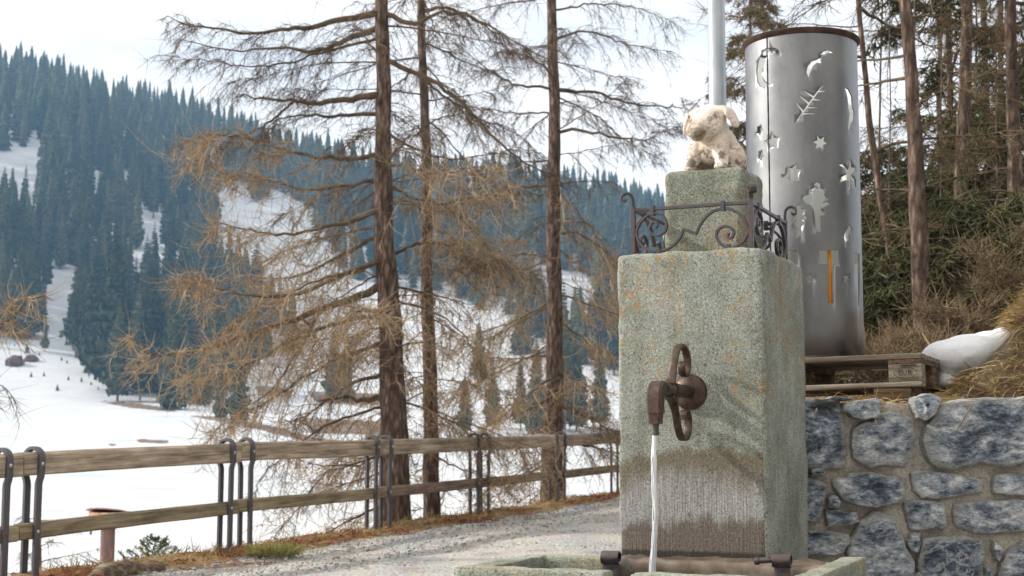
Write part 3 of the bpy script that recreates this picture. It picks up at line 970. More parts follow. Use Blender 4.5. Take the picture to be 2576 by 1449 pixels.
def build_verge_cover():
    # straw along the fence line
    N = 9000
    t = rng.random(N) ** 1.2 * 26 - 5
    s = rng.normal(0.0, 0.16, N)
    keep = np.array([mnoise.noise(Vector((a * 0.8, 2.2, 0))) > -0.12 for a in t])
    t, s = t[keep], s[keep]
    x, y = ts(t, s)
    z = road_z(y) + 0.03 - 0.4 * np.clip(s - 0.28, 0, None)
    d = rng.normal(size=(len(t), 3)) * 0.9 + np.array([0.3, -0.3, 0.55])
    blades('straw_grass', np.stack([x, y, z], -1), 0.13, d, MT['straw'], 0.004, 0.7)
    # red larch litter, short needles
    N = 9000
    t = rng.random(N) * 22 - 4
    s = rng.normal(-0.02, 0.17, N)
    keep = np.array([mnoise.noise(Vector((a * 0.7 + 9.0, 5.2, 0))) > -0.05 for a in t])
    t, s = t[keep], s[keep]
    x, y = ts(t, s)
    z = road_z(y) + 0.045
    d = rng.normal(size=(len(t), 3)) * np.array([1, 1, 0.25])
    blades('needle_litter', np.stack([x, y, z], -1), 0.045, d, MT['needle_litter'], 0.005, 0.2)
    # green tufts: one by the second pair of hoops, one further up
    for (vx, vy, Yv, n, r, lab) in ((690, 1385, 13.0, 1300, 0.17, 'low rounded tuft of yellow-green grass by the double fence hoops'), ):
        p = P(vx, vy, Yv)
        th = rng.random(n) * 6.283
        rr = np.sqrt(rng.random(n)) * r
        pts = np.stack([p.x + rr * np.cos(th) * 1.2, p.y + rr * np.sin(th), np.full(n, float(road_z(p.y)) + 0.02)], -1)
        d = np.stack([np.cos(th) * rr / r * 0.9, np.sin(th) * rr / r * 0.9, np.full(n, 0.9)], -1) + rng.normal(size=(n, 3)) * 0.2
        o = blades('grass_tuft', pts, 0.105, d, MT['green_grass'], 0.004, 0.5, kind=None)
        tag(o, lab, 'grass')
    # gravel lying loose on the road
    N = 12000
    t = rng.random(N) ** 1.3 * 22 - 5
    s = -0.25 - np.abs(rng.normal(0, 1.3, N))
    x, y = ts(t, s)
    z = road_z(y) + 0.008
    size = 0.005 + 0.011 * rng.random(N) ** 3
    scatter_stones('loose_gravel', np.stack([x, y, z], -1), size, MT['pebble'])
    N = 130
    t = rng.random(N) * 16 - 3
    s = -0.35 - np.abs(rng.normal(0, 0.9, N))
    x, y = ts(t, s)
    scatter_stones('flat_pebbles', np.stack([x, y, road_z(y) + 0.005], -1), 0.02 + 0.035 * rng.random(N) ** 2, MT['pebble'], 0.3)


# ------------------------------------------------------------------ fountain
YAW = math.radians(-24)
FO = Vector((0.664, 5.316, 0.0))
E1 = Vector((math.cos(YAW), math.sin(YAW), 0))
E2 = Vector((-math.sin(YAW), math.cos(YAW), 0))


def FW(x, y, z):
    return FO + E1 * x + E2 * y + Vector((0, 0, z))


def trough_mesh():
    """stone basin: outer block, rim with a spill notch, hollow inside (local fountain frame)"""
    mb = MB()
    rim, zr, zb = 0.085, 0.640, 0.36
    xl, xr, yf, yb = -0.545, 0.62, -0.88, -0.004

    def slab(x0, x1, y0, y1, z0, z1, seed):
        me = rounded_box(x1 - x0, y1 - y0, z1 - z0, 0.009, 20, 0.003, seed, 0.003)
        V = [(v.co.x + (x0 + x1) / 2, v.co.y + (y0 + y1) / 2, v.co.z + z0) for v in me.vertices]
        mb.add(V, [list(p.vertices) for p in me.polygons])
        bpy.data.meshes.remove(me)
    n0, n1 = -0.02, 0.065
    slab(xl, n0, yf, yf + rim, 0.02, zr, 1.0)
    slab(n1, xr, yf, yf + rim, 0.02, zr, 2.0)
    slab(n0 - 0.02, n1 + 0.02, yf + 0.006, yf + rim - 0.006, 0.02, zr - 0.06, 3.0)
    slab(xl + 0.003, xl + rim, yf + rim - 0.02, -0.27, 0.02, zr - 0.002, 4.0)
    slab(xr - rim, xr - 0.003, yf + rim - 0.02, 0.10, 0.02, zr - 0.002, 5.0)
    slab(xl + 0.02, -0.235, -0.30, -0.18, 0.02, zr - 0.006, 6.0)
    slab(xl + 0.05, xr - 0.05, yf + 0.05, yb - 0.01, 0.0, zb, 7.0)
    return mb


def build_fountain():
    t = thing('fountain', 'tall grey-green concrete fountain pillar with an iron spout and stone trough', 'fountain', FO, YAW)
    pil = obj('pillar', rounded_box(0.57, 0.68, 1.764, 0.016, 46, 0.0035, 0.0, 0.004), MT['concrete'], t, (0, 0.34, 0))
    # shift the mesh so its object coordinates start at the face
    for v in pil.data.vertices:
        v.co.y += 0.34
    pil.location = (0, 0, 0)
    ped = obj('pedestal', rounded_box(0.33, 0.31, 0.36, 0.032, 26, 0.004, 5.0, 0.006), MT['concrete_block'], t, (0.003, 0.355, 1.757))
    tr = trough_mesh().build('trough', MT['concrete_trough'], t, True)
    bk = rounded_box(0.80, 0.19, 0.615, 0.02, 20, 0.010, 9.0, 0.008)
    obj('back_ledge', bk, MT['trough_wet'], t, (0.175, -0.115, 0.012))
    wm = MB().box(-0.46, 0.535, -0.80, -0.2, 0.40, 0.52)
    w = wm.build('water', MT['basin'], t)
    # spout
    sp = MB()
    L = 0.40
    sp.lathe([(0.0, 0.012), (0.020, 0.030), (0.034, 0.026), (0.052, 0.018), (0.064, 0.008), (0.067, 0.0)], 40)
    fl = sp.build('flange', MT['iron_spout'], None, True)
    fl.rotation_euler = (math.pi / 2, 0, 0)
    z0 = 1.232
    pipe = MB()
    pipe.tube([(0, 0.0, z0), (0, -0.1, z0), (0, -0.2, z0 + 0.001), (0, -0.30, z0 + 0.001), (0, -L + 0.05, z0)], [0.025, 0.0245, 0.024, 0.024, 0.0245], 20)
    pipe.tube([(0, -L + 0.075, z0), (0, -L + 0.055, z0)], [0.029, 0.029], 20)
    for k in (0.19, 0.205, 0.22):
        pipe.tube([(0, -k + 0.006, z0), (0, -k - 0.006, z0)], [0.0285, 0.0285], 16)
    pp = pipe.build('spout', MT['iron_spout'], t, True, auto=40)
    # square elbow
    el = MB()
    path = catmull([(0, -L + 0.06, z0 - 0.001), (0, -L + 0.025, z0 + 0.003), (0, -L, z0 - 0.006), (0, -L - 0.009, z0 - 0.03), (0, -L - 0.010, z0 - 0.06), (0, -L - 0.010, z0 - 0.085)], 16)
    el.sweep(path, (1, 0, 0), [0.0245] * 4 + [0.0265] * 8 + [0.026] * 4, [0.0245] * 4 + [0.0265] * 12)
    el.sweep([(0, -L - 0.010, z0 - 0.082), (0, -L - 0.010, z0 - 0.10), (0, -L - 0.010, z0 - 0.122)], (1, 0, 0), [0.0235, 0.0215, 0.0205], [0.0235, 0.0215, 0.0205])
    el.build('elbow', MT['iron_spout'], pp, True, auto=35)
    nz = MB()
    nz.lathe([(0.016, -0.118), (0.011, -0.128), (0.010, -0.15), (0.012, -0.152), (0.012, -0.162), (0.008, -0.162)], 18, (0, -L - 0.010, z0))
    nz.build('nozzle', MT['iron'], pp, True, auto=40)
    fl.parent = pp
    fl.location = (0, 0.0, z0)
    # scroll braces above and below the pipe (flat bars in the vertical plane of the pipe)
    up = catmull([(-0.245, 0.020), (-0.215, 0.060), (-0.185, 0.115), (-0.155, 0.150), (-0.11, 0.168), (-0.06, 0.158), (-0.03, 0.125), (-0.028, 0.085), (-0.055, 0.060), (-0.09, 0.066), (-0.10, 0.092), (-0.082, 0.108)], 50)
    b = MB()
    b.sweep([(0, y, z0 + z) for y, z in up], (1, 0, 0), 0.0135, np.linspace(0.0068, 0.005, 50))
    b.build('brace', MT['iron_spout'], pp, True, auto=40)
    dn = catmull([(-0.245, -0.018), (-0.205, -0.045), (-0.175, -0.09), (-0.15, -0.14), (-0.11, -0.172), (-0.06, -0.170), (-0.028, -0.135), (-0.028, -0.095), (-0.055, -0.072), (-0.088, -0.08), (-0.092, -0.105)], 46)
    b = MB()
    b.sweep([(0, y, z0 + z) for y, z in dn], (1, 0, 0), 0.0135, np.linspace(0.0068, 0.005, 46))
    b.build('brace', MT['iron_spout'], pp, True, auto=40)
    # collar leaves that hold the braces
    cl = MB()
    cl.sweep(catmull([(0, -0.27, z0 + 0.018), (0, -0.235, z0 + 0.032), (0, -0.205, z0 + 0.072)], 10), (1, 0, 0), np.linspace(0.021, 0.014, 10), 0.008)
    cl.sweep(catmull([(0, -0.27, z0 - 0.018), (0, -0.22, z0 - 0.036), (0, -0.188, z0 - 0.068)], 10), (1, 0, 0), np.linspace(0.021, 0.014, 10), 0.008)
    cl.build('collar', MT['iron_spout'], pp, True, auto=40)
    return t


def build_water_stream():
    L, z0 = 0.41, 1.072
    n = 60
    rows = []
    S = 14
    V, Fs = [], []
    for i in range(n):
        u = i / (n - 1)
        z = z0 - 0.60 * u
        fwd = 0.028 * math.sqrt(u)
        r = 0.0098 * (1 - 0.30 * u) + 0.0065 * max(0, u - 0.55) ** 1.0
        for k in range(S):
            a = 2 * math.pi * k / S
            rr = 0.88 * r * (1 + 0.30 * mnoise.noise(Vector((math.cos(a) * 1.6, math.sin(a) * 1.6, z * 16))) + 0.16 * math.sin(3 * a + z * 60))
            V.append((rr * math.cos(a) - 0.004 * math.sin(z * 14) - 0.008 * u, -L - fwd + rr * math.sin(a), z))
    for i in range(n - 1):
        for k in range(S):
            j = (k + 1) % S
            Fs.append((i * S + k, i * S + j, (i + 1) * S + j, (i + 1) * S + k))
    mb = MB().add(V, Fs)
    for q in range(9):
        ph, n2 = rng.random() * 6.283, 40
        u = np.linspace(rng.uniform(0, 0.5), 1, n2)
        rad = 0.0085 * (1 - 0.25 * u) + 0.016 * np.clip(u - 0.6, 0, 1) * rng.uniform(0.4, 1.3)
        zz = z0 - 0.60 * u
        a = ph + 2.2 * u * rng.uniform(-1, 1)
        pts = np.stack([rad * np.cos(a) - 0.004 * np.sin(zz * 14) - 0.008 * u, -L - 0.028 * np.sqrt(u) + rad * np.sin(a), zz], -1)
        mb.tube(pts, (0.0016 + 0.0012 * rng.random()) * (0.6 + 0.6 * np.abs(np.sin(zz * 40 + ph))), 6)
    o = mb.build('water_stream', MT['stream'], None, True, FO, (0, 0, YAW))
    tag(o, 'thin white stream of water falling from the iron spout', 'water')


def build_brackets():
    """flat iron lugs with rolled heads standing in the trough"""
    def lug(x, y, label, spindle):
        t = thing('iron_bracket', label, 'bracket', FW(x, y, 0.40), YAW)
        b = MB()
        path = [(0, 0, 0), (0, 0, 0.10), (0, 0, 0.20), (0, 0, 0.235)]
        b.sweep(path, (0, 1, 0), 0.006, 0.026)
        b.build('bar', MT['iron'], t)
        r = MB()
        roll = []
        for k in range(26):
            a = -0.5 * math.pi + k / 25 * 2.1 * math.pi
            rad = 0.023 - 0.010 * k / 25
            roll.append((0, -0.0 + rad * math.cos(a) * -1, 0.258 + rad * math.sin(a)))
        r.sweep(roll, (1, 0, 0), 0.031, 0.0035)
        r.build('rolled_head', MT['iron'], t, True, auto=40)
        if spindle:
            s = MB()
            s.tube([(-0.03, 0, 0.258), (-0.085, 0, 0.252)], 0.010, 12)
            s.tube([(-0.078, 0, 0.2525), (-0.092, 0, 0.2515)], 0.013, 12)
            s.build('pin', MT['iron'], t, True, auto=40)
        return t
    lug(-0.135, -0.50, 'rolled iron bracket standing alone in the open end of the trough', False)
    lug(0.425, -0.38, 'rolled iron bracket with a side pin in front of the pillar corner', True)


def build_railing():
    z0, H = 1.762, 0.178
    xa, xb, ya, yb = -0.232, 0.232, 0.045, 0.60
    t = thing('iron_railing', 'forged iron scroll railing around the top of the fountain pillar', 'railing', FW(0, 0, z0), YAW)
    raw = [(435, 575), (462, 545), (445, 507), (395, 515), (360, 590), (385, 655), (455, 685), (540, 645), (580, 550), (545, 440), (470, 390),
           (370, 400), (270, 480), (210, 580), (195, 670), (230, 770), (300, 850), (400, 890), (530, 880), (650, 820), (740, 720), (792, 600)]
    raw2 = [(792, 600), (870, 628), (945, 662)]
    raw3 = [(945, 662), (1000, 540), (1080, 430), (1170, 360), (1290, 330), (1400, 350), (1500, 420), (1560, 530), (1580, 640), (1540, 740),
            (1470, 810), (1380, 850), (1290, 830), (1220, 760), (1195, 670), (1230, 600), (1310, 562), (1380, 590), (1410, 650), (1380, 718), (1335, 705), (1345, 650)]

    def uv(p):
        tt = (p[0] - 155) / 1465
        return tt, (930 - 80 * tt - p[1]) / (560 + 20 * tt)
    path = np.vstack([catmull([uv(p) for p in raw], 90), catmull([uv(p) for p in raw2], 6)[1:], catmull([uv(p) for p in raw3], 90)[1:]])
    corners = [(xa, ya), (xb, ya), (xb, yb), (xa, yb)]
    for k in range(4):
        a, b = Vector((*corners[k], 0)), Vector((*corners[(k + 1) % 4], 0))
        d = b - a
        n = Vector((d.y, -d.x, 0)).normalized()
        pts = [a + d * float(u) + Vector((0, 0, 0.006 + H * 0.93 * float(v))) for u, v in path]
        MB().sweep([p[:] for p in pts], n[:], 0.0075, 0.0052).build('scroll', MT['iron'], t, True, auto=50)
        dn = d.normalized()
        MB().sweep([(a + dn * 0.009 + Vector((0, 0, H)))[:], ((a + b) / 2 + Vector((0, 0, H)))[:], (b - dn * 0.009 + Vector((0, 0, H)))[:]], n[:], 0.0068, 0.0068).build('top_rail', MT['iron'], t)
        for u in (0.17, 0.77):
            c = a + d * u
            MB().sweep([(c + Vector((0, 0, H - 0.026)))[:], (c + Vector((0, 0, H)))[:], (c + Vector((0, 0, H + 0.012)))[:]], n[:], 0.0105, 0.0085).build('clip', MT['iron'], t)
        for u in (0.22, 0.81):
            c = a + d * u
            MB().sweep([(c + Vector((0, 0, -0.004)))[:], (c + Vector((0, 0, 0.024)))[:]], n[:], 0.009, 0.0085).build('clip', MT['iron'], t)
    outs = [(-0.6, -0.25), (0.45, -0.9), (0.9, 0.2), (-0.6, 0.6)]
    for (cx, cy), (ox, oy) in zip(corners, outs):
        o = Vector((ox, oy, 0)).normalized()
        side = Vector((-o.y, o.x, 0))
        MB().box(cx - 0.0085, cx + 0.0085, cy - 0.0085, cy + 0.0085, -0.004, H + 0.012, 0.0015).build('post', MT['iron'], t)
        curl = catmull([(0, 0.01), (0, 0.035), (0.006, 0.056), (0.024, 0.066), (0.042, 0.056), (0.044, 0.040), (0.032, 0.034), (0.026, 0.042)], 30)
        MB().sweep([(Vector((cx, cy, H)) + o * p + Vector((0, 0, q)))[:] for p, q in curl.tolist()], side[:], np.linspace(0.0085, 0.017, 30), np.linspace(0.006, 0.0035, 30)).build('curl', MT['iron'], t, True, auto=45)


def build_pig():
    bm = bmesh.new()

    PV = Vector((0, -0.01, 0.20))
    HR = Matrix.Translation(PV + Vector((0, 0, 0.002))) @ Matrix.Rotation(0.27, 4, 'X') @ Matrix.Diagonal((1.10, 1.06, 1.06, 1)) @ Matrix.Translation(-PV)
    I4 = Matrix.Identity(4)
    cur = [I4]

    def ell(c, r, rot=(0, 0, 0)):
        m = cur[0] @ Matrix.Translation(c) @ Matrix.Rotation(rot[2], 4, 'Z') @ Matrix.Rotation(rot[1], 4, 'Y') @ Matrix.Rotation(rot[0], 4, 'X') @ Matrix.Diagonal((*r, 1))
        bmesh.ops.create_icosphere(bm, subdivisions=3, radius=1, matrix=m)

    def cap(a, b, ra, rb, n=9):
        a, b = Vector(a), Vector(b)
        for i in range(n):
            u = i / (n - 1)
            r = ra + (rb - ra) * u
            ell(a.lerp(b, u), (r, r, r))
    ell((0, 0.085, 0.078), (0.088, 0.080, 0.080))
    ell((0, 0.045, 0.120), (0.076, 0.072, 0.078), (0.5, 0, 0))
    ell((0, 0.0, 0.128), (0.066, 0.060, 0.082))
    ell((0, -0.012, 0.095), (0.060, 0.048, 0.06))
    ell((0, 0.005, 0.180), (0.062, 0.060, 0.05))
    for s in (-1, 1):
        # front leg, splayed
        cap((s * 0.046, -0.022, 0.120), (s * 0.066, -0.052, 0.022), 0.036, 0.025)
        ell((s * 0.067, -0.058, 0.014), (0.027, 0.031, 0.018))
        # haunch and hind foot
        ell((s * 0.066, 0.055, 0.055), (0.042, 0.060, 0.056))
        ell((s * 0.085, 0.015, 0.016), (0.026, 0.042, 0.017))
    # head, tipped down
    cur[0] = HR
    ell((0, -0.030, 0.208), (0.066, 0.062, 0.055))
    ell((0, -0.022, 0.224), (0.056, 0.050, 0.044))
    for s in (-1, 1):
        ell((s * 0.034, -0.062, 0.185), (0.034, 0.036, 0.032))
        # ear: flap hanging outwards
        ell((s * 0.060, -0.014, 0.240), (0.028, 0.024, 0.014), (0, s * 0.5, 0))
        ell((s * 0.083, -0.016, 0.218), (0.010, 0.030, 0.032), (0, s * -0.40, s * -0.15))
        ell((s * 0.095, -0.018, 0.192), (0.009, 0.025, 0.026), (0, s * -0.25, s * -0.15))
        ell((s * 0.036, -0.078, 0.216), (0.013, 0.011, 0.010))
    cap((0, -0.066, 0.192), (0, -0.120, 0.178), 0.044, 0.036, 10)
    ell((0, -0.124, 0.178), (0.041, 0.015, 0.033), (-0.2, 0, 0))
    ell((0, -0.080, 0.160), (0.032, 0.040, 0.022))
    cur[0] = I4
    me = bpy.data.meshes.new('pig_raw')
    bm.to_mesh(me)
    bm.free()
    o = bpy.data.objects.new('pig_raw', me)
    C.objects.link(o)
    md = o.modifiers.new('r', 'REMESH')
    md.mode = 'VOXEL'
    md.voxel_size = 0.0042
    sm = o.modifiers.new('s', 'SMOOTH')
    sm.iterations = 9
    sm.factor = 0.55
    dg = bpy.context.evaluated_depsgraph_get()
    body = bpy.data.meshes.new_from_object(o.evaluated_get(dg))
    bpy.data.objects.remove(o)
    bpy.data.meshes.remove(me)
    n = len(body.vertices)
    co = np.empty(n * 3, np.float32)
    body.vertices.foreach_get('co', co)
    co = co.reshape(-1, 3)
    # nostrils and mouth line pressed in (worked out in the untipped head)
    HI = np.array(HR.inverted())
    hq = co @ HI[:3, :3].T + HI[:3, 3]
    push = np.zeros_like(co)
    for cx in (-0.014, 0.014):
        d = np.linalg.norm((hq - np.array([cx, -0.139, 0.180])) / np.array([0.007, 0.014, 0.010]), axis=1)
        push[:, 1] += 0.009 * np.clip(1.25 - d, 0, 1)
    zc = 0.156 + 0.5 * np.abs(hq[:, 0]) ** 1.2
    mline = np.exp(-((hq[:, 2] - zc) / 0.004) ** 2) * (hq[:, 1] < -0.065) * (np.abs(hq[:, 0]) < 0.055)
    ctr = np.array([0, -0.05, 0.18])
    dirv = hq - ctr
    dirv /= np.linalg.norm(dirv, axis=1, keepdims=True) + 1e-9
    push -= dirv * (mline * 0.005)[:, None]
    co += push @ np.array(HR)[:3, :3].T
    snout = np.clip((-0.118 - hq[:, 1]) / 0.012, 0, 1) * (hq[:, 2] > 0.1)
    eyedirt = np.exp(-(((np.abs(hq[:, 0]) - 0.046) / 0.02) ** 2 + ((hq[:, 1] + 0.07) / 0.03) ** 2 + ((hq[:, 2] - 0.222) / 0.018) ** 2))
    co[:, 2] = np.maximum(co[:, 2], 0.0)
    body.vertices.foreach_set('co', co.ravel())
    body.polygons.foreach_set('use_smooth', np.ones(len(body.polygons), dtype=bool))
    body.update()
    at = body.attributes.new('snout', 'FLOAT', 'POINT')
    at.data.foreach_set('value', np.clip(snout + 0.75 * eyedirt, 0, 1).astype(np.float32))
    loc = FW(0.003, 0.345, 2.113)
    t = thing('pig_statue', 'weathered pinkish-white piglet statue sitting on top of the fountain pedestal', 'statue', loc, math.radians(-37))
    body.materials.clear()
    obj('body', body, MT['pig'], t)
    for s in (-1, 1):
        e = MB()
        ring = [(0.0075 * math.cos(a), 0, 0.0075 * math.sin(a)) for a in np.linspace(0, 2 * math.pi, 15)]
        e.tube(ring, 0.0019, 6, False)
        e.lathe([(0.0, 0.0045), (0.002, 0.004), (0.0032, 0.002), (0.0036, 0.0)], 10)
        eo = e.build('eye', MT['pig_eye'], t, True)
        eo.matrix_local = HR @ Matrix.Translation((s * 0.0385, -0.0885, 0.218)) @ Matrix.Rotation(s * 0.45, 4, 'Z') @ Matrix.Rotation(-0.15, 4, 'X')
    t.scale = (1.06, 1.06, 1.05)


# ------------------------------------------------------------------ masonry wall, terrace
WALL_Y = 5.98


def c7(p):
    return ((3200 + p[0] * 0.5548) / 1.59006, (1500 + p[1] * 0.5548) / 1.59006)


STONES = [
    [(-60, 190), (75, 185), (280, 185), (300, 250), (325, 600), (300, 660), (90, 665), (-60, 660)],
    [(310, 240), (330, 195), (450, 185), (570, 175), (560, 300), (440, 320), (310, 265)],
    [(390, 390), (450, 345), (540, 340), (560, 285), (620, 270), (800, 310), (815, 440), (800, 590), (740, 660), (600, 640), (510, 670), (395, 610), (370, 510)],
    [(815, 165), (940, 138), (1000, 180), (960, 230), (910, 320), (840, 300), (810, 220)],
    [(1010, 230), (1060, 195), (1240, 175), (1500, 160), (1800, 165), (1800, 640), (1420, 655), (1300, 630), (1080, 680), (1000, 670), (930, 625), (890, 540), (880, 430), (950, 300)],
    [(85, 685), (155, 680), (150, 715), (85, 722)],
    [(-40, 740), (90, 745), (190, 790), (170, 870), (135, 1045), (90, 1050), (-40, 1040)],
    [(205, 880), (240, 865), (275, 915), (255, 950), (205, 945)],
    [(230, 755), (330, 740), (370, 705), (500, 705), (600, 735), (740, 740), (745, 880), (700, 920), (580, 935), (500, 945), (330, 910), (270, 840)],
    [(810, 720), (830, 700), (1000, 705), (1310, 755), (1300, 850), (1150, 865), (1000, 885), (870, 880), (830, 830)],
    [(1400, 740), (1440, 720), (1800, 715), (1800, 860), (1390, 855), (1390, 800)],
    [(185, 975), (300, 985), (400, 995), (400, 1060), (330, 1075), (200, 1085)],
    [(755, 930), (860, 905), (1020, 925), (1040, 1040), (1040, 1105), (950, 1105), (860, 1120), (790, 1110)],
    [(1120, 940), (1300, 910), (1600, 905), (1800, 900), (1800, 1120), (1500, 1130), (1300, 1145), (1140, 1100), (1110, 1010)],
    [(430, 1060), (490, 1010), (540, 990), (690, 1030), (700, 1090), (740, 1180), (780, 1290), (825, 1350), (810, 1440), (780, 1560), (400, 1560), (410, 1440), (340, 1290), (380, 1160)],
    [(-40, 1120), (90, 1120), (350, 1150), (340, 1220), (300, 1290), (90, 1295), (-40, 1290)],
    [(800, 1145), (855, 1145), (850, 1270), (800, 1260), (780, 1200)],
    [(880, 1190), (930, 1175), (1160, 1165), (1310, 1185), (1325, 1240), (1315, 1420), (1300, 1560), (870, 1560), (850, 1350)],
    [(1395, 1205), (1440, 1240), (1440, 1310), (1420, 1330), (1395, 1280)],
    [(1440, 1380), (1520, 1260), (1600, 1210), (1800, 1200), (1800, 1560), (1430, 1560)],
    [(825, 1440), (860, 1428), (862, 1540), (815, 1530)],
    [(1335, 1400), (1385, 1395), (1400, 1540), (1340, 1540)],
    [(100, 178), (230, 166), (390, 170), (385, 182), (240, 183), (110, 184)],
]


def stone_mesh(poly, seed, thick):
    """poly: list of (x,z) in wall plane; returns a lumpy stone standing proud of it"""
    r = random.Random(seed)
    P2 = [Vector((p[0], p[1])) for p in poly]
    area = sum(P2[i].x * P2[(i + 1) % len(P2)].y - P2[(i + 1) % len(P2)].x * P2[i].y for i in range(len(P2)))
    if area < 0:
        P2.reverse()
    per = sum((P2[i] - P2[(i + 1) % len(P2)]).length for i in range(len(P2)))
    M = max(20, min(56, int(per / 0.022)))
    out = []
    acc = [0]
    for i in range(len(P2)):
        acc.append(acc[-1] + (P2[i] - P2[(i + 1) % len(P2)]).length)
    for k in range(M):
        d = per * k / M
        i = max(j for j in range(len(P2)) if acc[j] <= d + 1e-9)
        u = (d - acc[i]) / max(1e-6, acc[i + 1] - acc[i])
        p = P2[i].lerp(P2[(i + 1) % len(P2)], u)
        out.append(p + Vector((r.uniform(-1, 1), r.uniform(-1, 1))) * 0.0042)
    c0 = sum(out, Vector((0, 0))) / M
    out = [p + (p - c0).normalized() * 0.006 for p in out]
    c = sum(out, Vector((0, 0))) / M
    size = math.sqrt(abs(area) / 2)
    rings = [(1.0, 0.03), (1.0, -0.35 * thick), (0.982, -0.85 * thick), (0.93, -1.0 * thick), (0.78, -1.02 * thick), (0.6, -1.05 * thick), (0.4, -1.05 * thick), (0.2, -1.05 * thick)]
    V, Fs, rim = [], [], []
    tilt = (r.uniform(-0.08, 0.08), r.uniform(-0.08, 0.08))
    facets = [(r.uniform(-.38, .38), r.uniform(-.38, .38), r.uniform(-1, 1) * size * .35, r.uniform(-1, 1) * size * .35) for _ in range(6)]
    for sc, d in rings:
        for p in out:
            q = c + (p - c) * sc
            nz = mnoise.noise(Vector((q.x * 7 + seed, q.y * 7, 1.7))) * 0.9 + mnoise.noise(Vector((q.x * 17 + seed, q.y * 17, 4.7))) * 0.5
            cell = mnoise.cell(Vector((q.x * 9 + seed, q.y * 6 + 3, seed))) - 0.5
            dd = d + (nz * 0.35 + cell * 0.25) * thick * (1 if sc < 0.99 else 0.3) * (1 if d < 0 else 0)
            if d < 0 and sc < 0.99:
                fc = max(fa * (q.x - c.x - fx) + fb * (q.y - c.y - fy) for fa, fb, fx, fy in facets)
                dd += min(fc * 0.45, thick * 0.7) - thick * 0.25
            dd += ((q.x - c.x) * tilt[0] + (q.y - c.y) * tilt[1]) * (1 if d < 0 else 0)
            V.append((q.x, dd, q.y))
            rim.append(max(0, min(1, (sc - 0.80) / 0.15)))
    V.append((c.x, -1.05 * thick, c.y))
    rim.append(0)
    K = len(rings)
    for k in range(K - 1):
        for i in range(M):
            j = (i + 1) % M
            Fs.append((k * M + i, k * M + j, (k + 1) * M + j, (k + 1) * M + i))
    for i in range(M):
        Fs.append(((K - 1) * M + i, (K - 1) * M + (i + 1) % M, K * M))
    me = bpy.data.meshes.new('stone')
    me.from_pydata(V, [], Fs)
    me.polygons.foreach_set('use_smooth', np.ones(len(me.polygons), dtype=bool))
    me.set_sharp_from_angle(angle=math.radians(22))
    at = me.attributes.new('rim', 'FLOAT', 'POINT')
    at.data.foreach_set('value', np.array(rim, np.float32))
    return me


def build_wall():
    X0, X1, ZT = 0.93, 3.9, 1.222
    t = thing('stone_wall', 'rubble retaining wall of blue-grey stones set in beige mortar', 'wall', (0, WALL_Y, 0))
    # mortar body, lumpy front
    nx, nz = 150, 66
    V, Fs = [], []
    xs = np.linspace(X0, X1, nx)
    zs = np.linspace(-0.05, ZT - 0.012, nz)
    for z in zs:
        for x in xs:
            d = 0.012 * mnoise.noise(Vector((x * 6, z * 6, 0))) + 0.007 * mnoise.noise(Vector((x * 19, z * 19, 5)))
            V.append((x, d + 0.004, z + (0.012 * mnoise.noise(Vector((x * 5, 0, 9))) if z == zs[-1] else 0)))
    for k in range(nz - 1):
        for i in range(nx - 1):
            Fs.append((k * nx + i, k * nx + i + 1, (k + 1) * nx + i + 1, (k + 1) * nx + i))
    # top and end faces give it its thickness
    b0 = len(V)
    for x in xs:
        V.append((x, 0.42, ZT - 0.02))
    top = (nz - 1) * nx
    for i in range(nx - 1):
        Fs.append((top + i, top + i + 1, b0 + i + 1, b0 + i))
    e0 = len(V)
    for z in zs:
        V.append((X0, 0.42, z))
    for k in range(nz - 1):
        Fs.append((k * nx, (k + 1) * nx, e0 + k + 1, e0 + k))
    mb = MB().add(V, Fs)
    mb.build('mortar', MT['mortar'], t, True)
    polys = []
    for s in STONES:
        pl = []
        for p in s:
            w = P(*c7(p), WALL_Y - 0.02)
            pl.append((w.x, w.z))
        polys.append(pl)
    # courses below and beside the framed part
    r = random.Random(4)

    def course(x0, x1, z0, z1):
        x = x0
        while x < x1 - 0.08:
            w = r.uniform(0.14, 0.34)
            xe = min(x + w, x1)
            g = 0.016
            polys.append([(x + g, z0 + g + r.uniform(0, .02)), ((x + xe) / 2, z0 + g), (xe - g, z0 + g + r.uniform(0, .02)), (xe - g * r.uniform(.6, 1.6), (z0 + z1) / 2),
                          (xe - g - r.uniform(0, .02), z1 - g), ((x + xe) / 2, z1 - g + r.uniform(-.015, .01)), (x + g + r.uniform(0, .02), z1 - g), (x + g * r.uniform(.6, 1.6), (z0 + z1) / 2)])
            x = xe
    course(X0, X1, 0.0, 0.2)
    course(X0, X1, 0.2, 0.405)
    for z0, z1 in ((0.41, 0.6), (0.6, 0.78), (0.78, 0.98), (0.98, 1.21)):
        course(X0, 1.17, z0, z1)
        course(2.27, X1, z0, z1)
    for k, pl in enumerate(polys):
        me = stone_mesh(pl, k * 3.37 + 0.5, 0.026 + 0.018 * ((k * 37) % 10) / 10 + (0.02 if k == 3 else 0))
        obj('stone', me, MT['slate'], t, (0, 0, 0))


